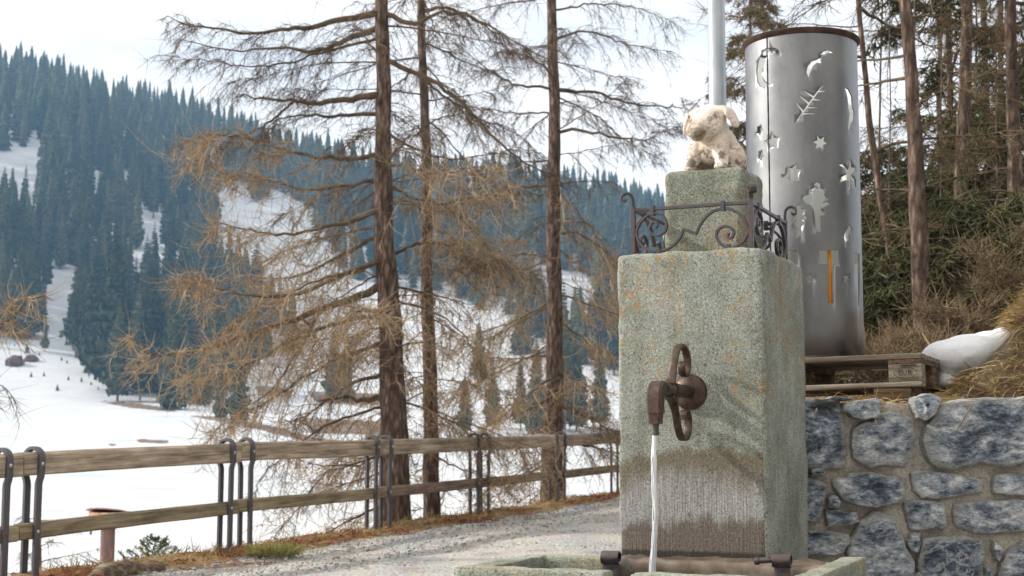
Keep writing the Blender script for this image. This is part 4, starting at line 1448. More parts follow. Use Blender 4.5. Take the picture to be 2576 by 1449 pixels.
def bank_z(x, y):
    """terrace behind the wall, with the grass bank rising to the right"""
    x = np.asarray(x, float)
    y = np.asarray(y, float)
    rx = np.clip((x - 1.86 - 0.29 * (y - 6.1)), 0, None)
    ry = np.clip((y - 6.02), 0, None)
    a = rx * 1.12
    b = 0.0 + ry * 1.2
    m = np.minimum(a, b)
    top = 0.56 + 0.065 * np.clip(y - 7.0, 0, None)
    m = np.minimum(m, top)
    back = 0.03 * np.clip(y - 9, 0, None) + 0.17 * np.clip((y - 7.6) / 1.2, 0, 1)
    side = 0.22 * np.clip(1.0 + 0.12 * (y - 6) - x, 0, None)
    return 1.19 + m * 0.95 + back - side


def build_terrace():
    xs = np.concatenate([np.linspace(0.96, 4.6, 90)[:-1], np.linspace(4.6, 30, 40)])
    ys = np.concatenate([np.linspace(6.06, 10, 80)[:-1], np.linspace(10, 45, 45)])
    Xg, Yg = np.meshgrid(xs, ys)
    Xw = Xg + 0.24 * np.clip(Yg - 6, 0, None) * np.clip((6 - Xg) / 5, 0, 1)
    Z = bank_z(Xw, Yg)
    nz = np.array([mnoise.noise(Vector((a * 2.2, b * 2.2, 0))) + 0.5 * mnoise.noise(Vector((a * 6, b * 6, 3))) for a, b in zip(Xw.ravel(), Yg.ravel())]).reshape(Xw.shape)
    Z = Z + 0.03 * nz
    Z[:, 0] = 0.05
    n, k = len(xs), len(ys)
    V = np.stack([Xw, Yg, Z], -1).reshape(-1, 3)
    i = np.arange(k - 1)[:, None] * n + np.arange(n - 1)[None, :]
    Fq = np.stack([i, i + 1, i + n + 1, i + n], -1).reshape(-1, 4)
    tag(obj('bank', mesh_from('bank', V, Fq, True), MT['soil']), kind='structure')
    # matted straw combed down the bank
    N = 30000
    x = 1.85 + rng.random(N) ** 0.8 * 2.3
    y = 6.05 + rng.random(N) * 2.6
    z = bank_z(x, y) + 0.01
    vx_, vy_ = to_view_np(x, y, z)
    kp = ~in_poly(vx_, vy_, [(2320, 880), (2420, 840), (2545, 800), (2565, 845), (2500, 905), (2440, 950), (2390, 980), (2350, 960)])
    x, y, z = x[kp], y[kp], z[kp]
    N = len(x)
    d = np.stack([-0.9 + rng.normal(0, .5, N), -0.6 + rng.normal(0, .5, N), 0.12 + rng.normal(0, .35, N)], -1)
    blades('bank_straw', np.stack([x, y, z], -1), 0.095, d, MT['straw'], 0.0024, 0.6)
    N = 1500
    x = 1.0 + rng.random(N) * 1.4
    y = 6.02 + rng.random(N) * 0.22
    z = np.full(N, 1.205)
    d = np.stack([rng.normal(0, 1, N), -0.3 + rng.normal(0, .5, N), 0.15 + rng.normal(0, .2, N)], -1)
    blades('wall_top_straw', np.stack([x, y, z], -1), 0.10, d, MT['straw'], 0.0025, 0.7)
    # long stray stems lying over the big stone
    mb = MB()
    for a, b in (((1010, 165), (1060, 195)), ((1250, 205), (1115, 430)), ((1235, 215), (1180, 330)), ((900, 220), (1130, 175)), ((1000, 175), (1290, 178))):
        pa, pb = P(*c7(a), WALL_Y - 0.055), P(*c7(b), WALL_Y - 0.06)
        mid = (pa + pb) / 2 + Vector((0, -0.01, 0.006))
        mb.tube([pa, mid, pb], [0.0022, 0.002, 0.0014], 5)
    tag(mb.build('straw_stem', MT['straw']), 'dry straw stems hanging over the big dark wall stone', 'straw')


def build_snow_pile():
    # tapering tongue of old snow lying along the bank
    spine = [(2330, 905, 6.85), (2375, 905, 6.75), (2425, 900, 6.75), (2470, 880, 6.85), (2510, 855, 7.0), (2537, 835, 7.1)]
    rad = [0.04, 0.10, 0.115, 0.09, 0.062, 0.03]
    bm = bmesh.new()
    sp = catmull([P(*s) for s in spine], 26)
    rr = np.interp(np.linspace(0, 5, 26), range(6), rad)
    for p, r in zip(sp, rr):
        m = Matrix.Translation(p) @ Matrix.Diagonal((r * 1.05, r * 1.5, r * 0.95, 1))
        bmesh.ops.create_icosphere(bm, subdivisions=2, radius=1, matrix=m)
    for e in ((2385, 935, 6.72, 0.07), (2440, 925, 6.7, 0.06), (2380, 960, 6.68, 0.045), (2470, 905, 6.75, 0.05)):
        m = Matrix.Translation(P(*e[:3])) @ Matrix.Diagonal((e[3], e[3] * 1.3, e[3] * 0.8, 1))
        bmesh.ops.create_icosphere(bm, subdivisions=2, radius=1, matrix=m)
    me = bpy.data.meshes.new('raw')
    bm.to_mesh(me)
    bm.free()
    o = bpy.data.objects.new('raw', me)
    C.objects.link(o)
    md = o.modifiers.new('r', 'REMESH')
    md.mode = 'VOXEL'
    md.voxel_size = 0.013
    sm = o.modifiers.new('s', 'SMOOTH')
    sm.iterations = 8
    sm.factor = 0.6
    dg = bpy.context.evaluated_depsgraph_get()
    b = bpy.data.meshes.new_from_object(o.evaluated_get(dg))
    bpy.data.objects.remove(o)
    for v in b.vertices:
        q = v.co
        v.co = q + v.normal * (0.010 * mnoise.noise(q * 7))
    b.polygons.foreach_set('use_smooth', np.ones(len(b.polygons), dtype=bool))
    b.materials.clear()
    tag(obj('snow_patch', b, MT['snow_pile']), 'tongue of old white snow melting on the straw bank beside the pallet', 'snow')
    tw = MB()
    a, bb = P(2320, 838, 6.9), P(2358, 905, 6.9)
    tw.tube([a, (a + bb) / 2 + Vector((0.006, 0, -0.005)), bb], [0.004, 0.006, 0.007], 6)
    tag(tw.build('stick', MT['twig']), 'short bare stick poking out behind the pallet', 'stick')


def build_pallet():
    L, D, H = 1.2, 0.8, 0.144
    corner = P(2320, 887, 6.1)
    t = thing('wooden_pallet', 'weathered grey wooden pallet on the wall top under the steel cylinder', 'pallet', (corner.x, corner.y, corner.z - H), YAW)
    t.rotation_euler = (math.radians(0.0), math.radians(-1.2), YAW)

    def plank(name, x0, x1, y0, y1, z0, z1, m, b=0.004):
        cx, cy, cz = (x0 + x1) / 2, (y0 + y1) / 2, (z0 + z1) / 2
        lx, ly, lz = x1 - x0, y1 - y0, z1 - z0
        if lx >= ly:
            return MB().box(-lx / 2, lx / 2, -ly / 2, ly / 2, -lz / 2, lz / 2, b).build(name, m, t, loc=(cx, cy, cz))
        return MB().box(-ly / 2, ly / 2, -lx / 2, lx / 2, -lz / 2, lz / 2, b).build(name, m, t, loc=(cx, cy, cz), rot=(0, 0, math.pi / 2))
    for y0, w in ((0, .145), (.187, .1), (.3275, .145), (.513, .1), (.655, .145)):
        plank('top_board', -L, 0.0, y0, y0 + w, 0.122, 0.144, MT['pallet_wood'])
    for x0 in (-L, -L / 2 - .0725, -.145):
        plank('stringer_board', x0 + .001, x0 + .144, 0.003, D - .003, 0.0995, 0.1215, MT['pallet_dark'])
        for y0, w in ((0.004, .1), (.3275, .145), (.696, .1)):
            plank('block', x0 + .002, x0 + .143, y0, y0 + w, 0.0225, 0.099, MT['pallet_wood'] if x0 > -.2 and y0 < .1 else MT['pallet_dark'], 0.003)
    for y0, w in ((0.0, .1), (.3275, .145), (.7, .1)):
        plank('bottom_board', -L + .002, -.002, y0 - .004, y0 + w, 0.0, 0.022, MT['pallet_wood'] if y0 < .1 else MT['pallet_dark'])
    # branded mark on the corner block: oval with EUR
    cx, cz = -.0725, 0.0605
    ov = MB()
    ring = [(cx + .048 * math.cos(a), 0.0015, cz + .024 * math.sin(a)) for a in np.linspace(0, 2 * math.pi, 41)]
    ov.sweep(ring, (0, 1, 0), 0.0006, 0.0011)
    ov.sweep([(cx - .02, 0.0015, cz + .0325), (cx + .048, 0.0015, cz + .0325)], (0, 1, 0), 0.0006, 0.003)
    ov.tube([(cx + .050, 0.0021, cz - .028), (cx + .050, 0.0009, cz - .028)], 0.0028, 10)
    ov.build('brand_mark', MT['ink'], t)
    cu = bpy.data.curves.new('mark', 'FONT')
    cu.body = 'EUR'
    cu.size = 0.034
    cu.align_x = 'CENTER'
    cu.align_y = 'CENTER'
    cu.extrude = 0.0005
    to = bpy.data.objects.new('mark', cu)
    C.objects.link(to)
    dg = bpy.context.evaluated_depsgraph_get()
    tm = bpy.data.meshes.new_from_object(to.evaluated_get(dg))
    bpy.data.objects.remove(to)
    tm.materials.clear()
    obj('brand_letters', tm, MT['ink'], t, (cx, 0.0018, cz), (math.pi / 2, 0, 0))
    # bearer blocks below
    base = corner.z - H
    for dx, dy, lab in ((-.21, .0, 'brown timber bearer under the marked pallet corner'), (-1.12, .02, 'brown timber bearer under the hidden pallet end')):
        q = Vector((corner.x, corner.y, 0)) + E1 * dx + E2 * dy
        g = 1.18
        hgt = base - g - (0.0 if dx > -.5 else 0.028)
        o = MB().box(0, 0.16, 0.0, 0.72, 0, hgt - .002, 0.004).build('timber_bearer', MT['pallet_dark'], None, loc=(q.x, q.y, g), rot=(0, 0, YAW))
        tag(o, lab, 'timber')


# ------------------------------------------------------------------ steel lantern with cut-outs
LC = None


def build_lantern():
    R = 0.262
    Yc = 6.62
    base_c = P(2029, 900, Yc)
    cx, cy = base_c.x, Yc
    zb = P(2320, 887, 6.1).z + 0.003
    ztop = P(2017, 112, Yc).z
    H = ztop - zb
    t = thing('steel_cylinder', 'grey sheet steel cylinder with cut-out moons, stars and trees, open at the top', 'lantern', (cx, cy, zb))
    tx = P(2017, 112, Yc).x - cx
    t.rotation_euler = (0, tx / H * 0.4, 0)

    def uv(vx, vy):
        d = P(vx, vy, 1.0) - Vector((0, 0, EYE))
        # intersect with vertical cylinder (leaning ignored)
        ox, oy = -cx, -cy
        a = d.x ** 2 + d.y ** 2
        b = 2 * (ox * d.x + oy * d.y)
        c = ox * ox + oy * oy - R * R
        disc = b * b - 4 * a * c
        s = (-b - math.sqrt(max(disc, 0))) / (2 * a)
        x, y, z = ox + d.x * s, oy + d.y * s, EYE + d.z * s - zb
        return math.atan2(x, -y) * R, z       # 0 faces the camera

    def k2(pts):
        return [uv((2900 + p[0] * .4141) / 1.59006, (80 + p[1] * .4141) / 1.59006) for p in pts]

    def k3(pts):
        return [uv((2900 + p[0] * .552) / 1.59006, (620 + p[1] * .552) / 1.59006) for p in pts]

    def star(cx_, cy_, r, n=6, rot=0.0, q=0.48, sq=1.0, seed=0):
        rr = random.Random(seed)
        return [(cx_ + sq * r * (1 + rr.uniform(-.12, .12)) * (1 if k % 2 == 0 else q) * math.cos(rot + math.pi * k / n),
                 cy_ + r * (1 + rr.uniform(-.12, .12)) * (1 if k % 2 == 0 else q) * math.sin(rot + math.pi * k / n)) for k in range(2 * n)]
    holes = []
    holes.append(k2([(530, 350), (525, 310), (490, 275), (440, 265), (390, 280), (345, 320), (310, 400), (297, 500), (305, 580), (330, 640), (380, 655), (425, 640), (437, 622), (400, 620), (365, 590), (345, 530), (345, 470), (372, 435), (368, 400), (395, 350), (430, 322), (470, 320), (500, 330)]))
    holes.append(k2([(800, 550), (780, 510), (790, 450), (830, 400), (880, 385), (905, 370), (915, 330), (950, 300), (1000, 290), (1055, 325), (1000, 315), (960, 325), (925, 350), (915, 385), (925, 415), (880, 410), (845, 440), (820, 490)]))
    # feather-like twig
    a, b = Vector((665, 1003)), Vector((945, 615))
    d = b - a
    nl = Vector((d.y, -d.x)).normalized()
    left = [(.30, (670, 785)), (.50, (700, 720)), (.66, (735, 672))]
    right = [(.82, (975, 682)), (.62, (935, 772)), (.42, (900, 847)), (.26, (875, 899))]
    pts = [a]
    for tt, tip in left:
        pts += [a + d * (tt - .02) + nl * 7, Vector(tip), a + d * (tt + .025) + nl * 7]
    pts += [b]
    for tt, tip in right:
        pts += [a + d * (tt + .02) - nl * 7, Vector(tip), a + d * (tt - .025) - nl * 7]
    holes.append(k2([(p[0], p[1]) for p in pts]))
    holes.append(k2([(1150, 650), (1185, 670), (1215, 730), (1225, 820), (1243, 890), (1240, 960), (1215, 1000), (1195, 1070), (1185, 1060), (1190, 970), (1200, 900), (1185, 850), (1180, 750), (1165, 690)]))
    holes.append(k2(star(325, 1065, 66, 5, 1.3, .45, .55, 1)))
    holes.append(k2(star(455, 1175, 84, 5, -1.75, .5, .8, 2)))
    holes.append(k2(star(342, 1312, 66, 5, -1.2, .45, .5, 3)))
    holes.append(k2(star(915, 1185, 74, 6, .1, .5, 1, 4)))
    holes.append(k3([(418, 163), (445, 130), (450, 90), (480, 95), (513, 62), (515, 100), (548, 103), (525, 145), (533, 180), (500, 170), (475, 195), (460, 160)]))
    holes.append(k3([(818, 70), (850, 65), (890, 105), (908, 20), (920, 90), (948, 90), (935, 125), (915, 145), (940, 175), (947, 240), (920, 190), (912, 175), (910, 250), (895, 250), (897, 185), (870, 180), (830, 198), (840, 160), (878, 140), (865, 95)]))
    holes.append(k3([(645, 240), (643, 210), (668, 196), (690, 210), (690, 240), (715, 245), (722, 275), (715, 290), (730, 300), (728, 325), (705, 345), (745, 340), (750, 355), (715, 375), (690, 375), (695, 400), (708, 410), (700, 430), (680, 440), (680, 555), (655, 560), (650, 480), (640, 400), (620, 365), (580, 345), (558, 320), (570, 295), (605, 287), (603, 255), (620, 240)]))
    holes.append(k3([(510, 380), (525, 357), (545, 370), (545, 390), (572, 395), (572, 420), (555, 430), (582, 445), (575, 470), (555, 475), (578, 490), (555, 520), (552, 583), (530, 583), (520, 520), (495, 490), (515, 470), (490, 455), (515, 430), (520, 415)]))
    holes.append(k3([(903, 500), (920, 535), (915, 560), (900, 565), (890, 615), (870, 630), (860, 600), (862, 575), (880, 540)]))
    holes.append(k3([(680, 690), (826, 692), (830, 793), (785, 797), (788, 1078), (742, 1072), (750, 790), (677, 787)]))
    holes.append(k3([(932, 708), (972, 715), (974, 820), (970, 1095), (963, 1095), (960, 790), (935, 790)]))
    holes.append(k3([(405, 692), (525, 697), (530, 795), (480, 795), (478, 1060), (440, 1060), (445, 795), (405, 790)]))
    holes.append(k3(star(878, 890, 36, 6, .3, .5, .8, 7)))
    holes.append(k3(star(622, 890, 38, 6, .1, .5, .9, 8)))
    # the far half carries the same kind of figures
    half = math.pi * R
    back = []
    for h in (0, 3, 5, 7, 8, 9, 11):
        hs = [(u * 0.9 + half if u < 0 else u * 0.9 - half, z - (0.05 if h % 2 else -0.03)) for u, z in holes[h]]
        if max(abs(p[0]) for p in hs) < half - 0.01 and min(abs(p[0]) for p in hs) > half * 0.53:
            back.append(hs)
    allh = holes + back
    outer = [Vector((-half, 0, 0)), Vector((half, 0, 0)), Vector((half, H, 0)), Vector((-half, H, 0))]
    loops = [outer] + [[Vector((p[0], p[1], 0)) for p in h] for h in allh]
    tris = tessellate_polygon(loops)
    flat = [v for l in loops for v in l]
    bm = bmesh.new()
    vs_ = [bm.verts.new(v) for v in flat]
    for tr in tris:
        try:
            bm.faces.new([vs_[i] for i in tr])
        except ValueError:
            pass
    NS = 72
    for k in range(1, NS):
        u = -half + 2 * half * k / NS
        bmesh.ops.bisect_plane(bm, geom=bm.verts[:] + bm.edges[:] + bm.faces[:], dist=1e-6, plane_co=(u, 0, 0), plane_no=(1, 0, 0))
    for v in bm.verts:
        a_ = v.co.x / R
        v.co = Vector((R * math.sin(a_), -R * math.cos(a_), v.co.y))
    bmesh.ops.remove_doubles(bm, verts=bm.verts[:], dist=1e-5)
    bmesh.ops.recalc_face_normals(bm, faces=bm.faces[:])
    me = bpy.data.meshes.new('shell')
    bm.to_mesh(me)
    bm.free()
    me.polygons.foreach_set('use_smooth', np.ones(len(me.polygons), dtype=bool))
    sh = obj('shell', me, MT['steel'], t)
    me.materials.append(MT['steel_inner'])
    so = sh.modifiers.new('thick', 'SOLIDIFY')
    so.thickness = 0.005
    so.material_offset = 1
    so.material_offset_rim = 0
    so.offset = -1
    rm = MB()
    rm.lathe([(R + .001, H - .02), (R + .014, H - .006), (R + .015, H + .004), (R + .010, H + .008), (R - .006, H + .006), (R - .007, H - .006)], 64)
    rm.build('rim', MT['rim_rust'], t, True, auto=50)
    # weld seam, a thin irregular bead
    sa, sz = uv(1935, 500)
    sa /= R
    n = 60
    pts = [(math.sin(sa + .004 * mnoise.noise(Vector((z * 9, 0, 0)))) * (R + .0006), -math.cos(sa) * (R + .0006), z) for z in np.linspace(0.35, H - .02, n)]
    MB().tube(pts, 0.0022 + 0.0009 * rng.random(n), 6).build('weld_seam', MT['black_iron'], t, True)
    # orange cable hanging inside behind the right-hand cut-outs
    ca, _ = uv(2092, 660)
    ca /= R
    rr = R - 0.035
    cab = [(rr * math.sin(ca + 0.03 * math.sin(z * 4)), -rr * math.cos(ca), z) for z in np.linspace(0.02, H * 0.42, 20)]
    MB().tube(cab, 0.009, 8).build('cable', MT['orange'], t, True)
    ca2, _ = uv(2112, 450)
    ca2 /= R
    cab = [(rr * math.sin(ca2), -rr * math.cos(ca2), z) for z in np.linspace(H * 0.36, H * 0.7, 12)]
    MB().tube(cab, 0.007, 8).build('cable', MT['orange'], t, True)


def build_pole():
    a, b = P(1806, 300, 8.6), P(1806, 0, 8.6)
    r = 0.054
    t = thing('flag_pole', 'galvanised steel pole rising behind the piglet statue', 'pole', (a.x, 8.6, 0.15))
    mb = MB()
    mb.tube([(0, 0, 0), (0, 0, 1.5), (0, 0, 3.0), (0, 0, 4.5), (0, 0, 6.2)], [r, r, r, r * .98, r * .95], 24)
    mb.build('shaft', MT['galv'], t, True, auto=50)
    MB().lathe([(r * .9, 6.2), (r * 1.15, 6.21), (r * 1.15, 6.25), (r * .5, 6.29), (0.001, 6.3)], 20).build('cap', MT['galv'], t, True)
    MB().lathe([(r * 1.9, 0.0), (r * 1.9, 0.02), (r * 1.2, 0.03), (r * 1.2, 0.12), (r, 0.13)], 20).build('base', MT['galv'], t, True)


# ------------------------------------------------------------------ fence
def build_fence():
    ang = math.atan2(FD[1], FD[0])
    t = thing('fence', 'wooden two-rail fence held by paired dark iron hoops along the road edge', 'fence', (FP[0], FP[1], 0), ang)
    # local x runs along the fence, +y to the valley
    TOP, TH, TT = 1.028, 0.172, 0.115
    MID, MH, MTk = 0.505, 0.118, 0.075
    joints = [-5.75, -2.87, 0.0, 2.8, 5.55, 8.35, 11.15, 13.95, 16.75, 19.5]
    slope = 0.0145 * FD[1]

    def zz(x):
        y = FP[1] + FD[1] * x
        return float(road_z(y)) + min(0.0, 0.024 * x) - 0.008
    r = random.Random(3)
    for k in range(len(joints) - 1):
        a, b = joints[k], joints[k + 1]
        for (top, h, th, m, nm) in ((TOP, TH, TT, MT['rail_wood'], 'top_rail'), (MID, MH, MTk, MT['mid_wood_new'] if k == 3 else MT['mid_wood'], 'middle_rail')):
            ln = b - a - 0.008
            seg = 22
            V, Fs = [], []
            prof = [(-th / 2, -h / 2 + .012), (-th / 2 + .012, -h / 2), (th / 2 - .012, -h / 2), (th / 2, -h / 2 + .012), (th / 2, h / 2 - .016), (th / 2 - .016, h / 2), (-th / 2 + .016, h / 2), (-th / 2, h / 2 - .016)]
            for i in range(seg + 1):
                x = -ln / 2 + ln * i / seg
                bow = 0.006 * math.sin(i / seg * math.pi + k)
                for (py, pz) in prof:
                    q = 0.0028 * mnoise.noise(Vector((x * 2.5 + k * 7, py * 30, pz * 30)))
                    V.append((x, py + q, pz + q + bow))
            S = len(prof)
            for i in range(seg):
                for j in range(S):
                    jj = (j + 1) % S
                    Fs.append((i * S + j, i * S + jj, (i + 1) * S + jj, (i + 1) * S + j))
            Fs.append(tuple(range(S)))
            Fs.append(tuple(range(seg * S, seg * S + S)))
            z0, z1 = zz(a), zz(b)
            o = MB().add(V, Fs).build(nm, m, t, loc=((a + b) / 2, 0, (z0 + z1) / 2 + top - h / 2), rot=(0, -math.atan2(z1 - z0, b - a), 0))
    bar = 0.031
    hoop_me = None
    for k, j in enumerate(joints):
        for dx in (-0.165, 0.165):
            x = j + dx
            zb = zz(x)
            if hoop_me is None:
                yo = TT / 2 + 0.016
                yi = MTk / 2 + 0.016
                path = []
                path += [(-yi, -0.12), (-yi, 0.2), (-yi, 0.5), (-yi, 0.79), (-yi - .004, 0.815), (-yo + .004, 0.845), (-yo, 0.87), (-yo, 0.98)]
                for a in np.linspace(math.pi, 0, 15)[1:-1]:
                    path.append((yo * math.cos(a), 0.99 + 0.072 * math.sin(a)))
                path += [(yo, 0.98), (yo, 0.87), (yo - .004, 0.845), (yi + .004, 0.815), (yi, 0.79), (yi, 0.5), (yi, 0.2), (yi, -0.4)]
                mb = MB().sweep([(0, p[0], p[1]) for p in path], (1, 0, 0), bar, 0.0145)
                h = mb.build('hoop', MT['iron_fence'], t, True, auto=40)
                hoop_me = h.data
            else:
                h = obj('hoop', hoop_me, None, t)
            h.location = (x, 0, zb)
            h.rotation_euler = (r.uniform(-.008, .008), r.uniform(-.01, .01), r.uniform(-.04, .04))
            if k < 8:
                for (by, bz, mm) in ((-(TT / 2 + .031), 0.945, 'zinc'), (-(MTk / 2 + .031), 0.445, 'rust' if (k + (dx > 0)) % 2 else 'zinc')):
                    key = 'bolt_' + mm
                    if key not in BOLT:
                        b = MB()
                        b.lathe([(0.0, 0.008), (0.006, 0.0078), (0.0105, 0.005), (0.0125, 0.0), (0.016, -0.001), (0.016, -0.004)], 12)
                        bo = b.build('bolt', MT[mm], h, True)
                        BOLT[key] = bo.data
                    else:
                        bo = obj('bolt', BOLT[key], None, h)
                    bo.location = (0, by, bz)
                    bo.rotation_euler = (math.pi / 2, 0, 0)


BOLT = {}


# ------------------------------------------------------------------ trees
def path_sub(path, s):
    """sample polyline path (M,3) at parameters s (N,) in 0..1 -> points, tangents"""
    M = len(path)
    f = np.clip(s, 0, 0.9999) * (M - 1)
    i = f.astype(int)
    u = (f - i)[:, None]
    p = path[i] * (1 - u) + path[i + 1] * u
    tg = path[i + 1] - path[i]
    tg /= np.linalg.norm(tg, axis=1, keepdims=True) + 1e-9
    return p, tg


def twig_set(path, nsec, lsec, nter, lter, droop, r_sec, r_ter, s0=0.12, curl=0.5, up_bias=0.0, tsides=3, hang=0.35):
    """side shoots on a limb and hair-like twigs on them -> list of (V,F)"""
    s = s0 + (1 - s0) * rng.random(nsec) ** 0.85
    p, tg = path_sub(path, s)
    side = np.cross(tg, np.array([0, 0, 1.0]))
    side /= np.linalg.norm(side, axis=1, keepdims=True) + 1e-9
    sgn = np.where(rng.random(nsec) < 0.5, -1, 1)[:, None]
    d = side * sgn * (0.35 + 0.7 * rng.random((nsec, 1))) + tg * (0.35 + 0.6 * rng.random((nsec, 1)))
    d[:, 2] += rng.normal(up_bias, 0.28, nsec)
    d /= np.linalg.norm(d, axis=1, keepdims=True) + 1e-9
    ln = lsec * (0.35 + 0.75 * rng.random(nsec)) * (1.05 - 0.55 * s)
    K = 6
    tt = np.linspace(0, 1, K)
    dr = droop * (0.4 + 1.0 * rng.random(nsec))
    sec = p[:, None, :] + d[:, None, :] * (ln[:, None] * tt)[:, :, None]
    sec[:, :, 2] -= (ln * dr)[:, None] * tt[None] ** 1.7
    sec[:, 1:, :] += rng.normal(0, 0.018, (nsec, K - 1, 3)).cumsum(1) * lsec
    rr = r_sec * (1.0 - 0.7 * tt)[None] * (0.7 + 0.6 * rng.random((nsec, 1)))
    out = [tubes(sec, rr, 3)]
    # tertiary
    n3 = nsec * nter
    idx = np.repeat(np.arange(nsec), nter)
    st = rng.random(n3) ** 0.75
    f = st * (K - 1) * 0.9999
    i = f.astype(int)
    u = (f - i)[:, None]
    p3 = sec[idx, i] * (1 - u) + sec[idx, i + 1] * u
    t3 = sec[idx, i + 1] - sec[idx, i]
    t3 /= np.linalg.norm(t3, axis=1, keepdims=True) + 1e-9
    d3 = t3 * 0.55 + rng.normal(0, 0.55, (n3, 3))
    d3[:, 2] -= hang
    d3 /= np.linalg.norm(d3, axis=1, keepdims=True) + 1e-9
    l3 = lter * (0.3 + 0.9 * rng.random(n3) ** 1.3)
    K3 = 4
    t4 = np.linspace(0, 1, K3)
    pts = p3[:, None, :] + d3[:, None, :] * (l3[:, None] * t4)[:, :, None]
    cz = curl * (rng.random(n3) * 1.4 - 0.25)
    pts[:, :, 2] += (l3 * cz)[:, None] * t4[None] ** 2
    hz = rng.normal(0, 0.25, (n3, 1, 2))
    pts[:, :, :2] += hz * (l3[:, None] * t4[None] ** 2)[:, :, None]
    r3 = r_ter * (1.0 - 0.65 * t4)[None] * (0.7 + 0.6 * rng.random((n3, 1)))
    out.append(tubes(pts, r3, tsides))
    return out


def trunk_mesh(pts, radii, sides=18, amp=0.09, seed=0.0, rings=90):
    p = catmull(pts, rings)
    for i in range(rings):
        p[i][0] += 0.035 * mnoise.noise(Vector((seed * 3.1, p[i][2] * 0.55, 0.2))) + 0.012 * mnoise.noise(Vector((seed, p[i][2] * 1.9, 3.2)))
    rad = np.interp(np.linspace(0, 1, rings), np.linspace(0, 1, len(radii)), radii)
    V, Fq = tubes(p[None], rad[None], sides)
    V = V.reshape(rings, sides, 3)
    for i in range(rings):
        for j in range(sides):
            a = j / sides * 6.283
            n = mnoise.noise(Vector((math.cos(a) * 2.2 + seed, math.sin(a) * 2.2, p[i][2] * 2.4))) + 0.6 * mnoise.noise(Vector((math.cos(a) * 5 + seed, math.sin(a) * 5, p[i][2] * 7)))
            V[i, j] = p[i] + (V[i, j] - p[i]) * (1 + amp * n)
    return mesh_from('trunk', V.reshape(-1, 3), Fq, True)


def larch(name, label, group, trunk_view, widths, Y, limbs, auto, tw, zbase=None, trunk_mat='bark', extra=5.0):
    """trunk_view: (vx,vy) downwards; limbs: explicit (points in view, depth drift, r0); auto: generated limbs"""
    tp = [P(v[0], v[1], Y) for v in trunk_view][::-1]           # bottom first
    wd = [w * Y / F_PX / 2 for w in widths][::-1]
    gz = float(land_z(tp[0].x, Y)) if zbase is None else zbase
    foot = Vector((tp[0].x, Y, gz - 0.15))
    pts = [foot] + [p for p in tp if p.z > gz + 0.25]
    rad = [wd[0] * 1.25] + [w for p, w in zip(tp, wd) if p.z > gz + 0.25]
    topdir = (pts[-1] - pts[-2]).normalized()
    pts.append(pts[-1] + topdir * extra)
    rad.append(rad[-1] * 0.45)
    loc = Vector((foot.x, Y, gz))
    t = thing(name, label, 'tree', loc, 0, group)
    L0 = np.array(loc)
    rel = [np.array(p) - L0 for p in pts]
    obj('trunk', trunk_mesh(rel, rad, 18, 0.10, Y), MT[trunk_mat], t)
    axis = catmull(rel, 120)

    def at_height(z):
        k = np.argmin(np.abs(axis[:, 2] - z))
        return axis[k].copy()
    total = 0

    def emit(path, r0, p):
        M = len(path)
        rr = r0 * (1 - 0.88 * np.linspace(0, 1, M) ** 0.8)
        V, Fq = tubes(path[None], rr[None], 7)
        b = obj('branch', mesh_from('branch', V, Fq, True), MT[p.get('lmat', 'limb')], t)
        ln = np.linalg.norm(np.diff(path, axis=0), axis=1).sum()
        ns = max(4, int(p['dens'] * ln))
        parts = twig_set(path, ns, p['lsec'], p['nter'], p['lter'], p['droop'], p['rs'], p['rt'], p.get('s0', 0.1), p.get('curl', 0.5), p.get('up', 0.0), 3, p.get('hang', 0.35))
        V, Fq = join_np(parts)
        tag(obj('twigs', mesh_from('twigs', V, Fq, False), MT[p['mat']], b), kind='stuff')

    for (vp, drift, r0, over) in limbs:
        n = len(vp)
        raw = [np.array(P(v[0], v[1], Y + drift * k / (n - 1))) - L0 for k, v in enumerate(vp)]
        st = at_height(raw[0][2])
        raw = [st] + raw[1:] if abs(raw[0][0] - st[0]) < 0.45 else raw
        path = catmull(raw, 22)
        path[1:-1] += rng.normal(0, 0.012, (20, 3))
        emit(path, r0, {**tw, **over})
    for (z, az, ln, pitch, sag, tip, r0, over) in auto:
        st = at_height(z)
        s = np.linspace(0, 1, 18)
        wob = rng.normal(0, 0.02, (18, 3)).cumsum(0) * ln * 0.25
        wob[0] = 0
        ca = az + rng.normal(0, 0.12) * s
        path = st + np.stack([np.cos(ca) * ln * s, np.sin(ca) * ln * s, ln * (math.tan(pitch) * s - sag * s ** 2 + tip * s ** 3)], -1) + wob
        emit(path, r0, {**tw, **over})
    return t


def auto_limbs(n, z0, z1, lmin, lmax, pitch=(-0.1, 0.2), sag=(0.15, 0.5), tip=(0.0, 0.35), r=(0.012, 0.03), over=None, az_fn=None):
    out = []
    for k in range(n):
        z = z0 + (z1 - z0) * (k + rng.random()) / n
        az = az_fn() if az_fn else rng.random() * 6.283
        ln = rng.uniform(lmin, lmax)
        out.append((z, az, ln, rng.uniform(*pitch), rng.uniform(*sag), rng.uniform(*tip), rng.uniform(*r), over or {}))
    return out


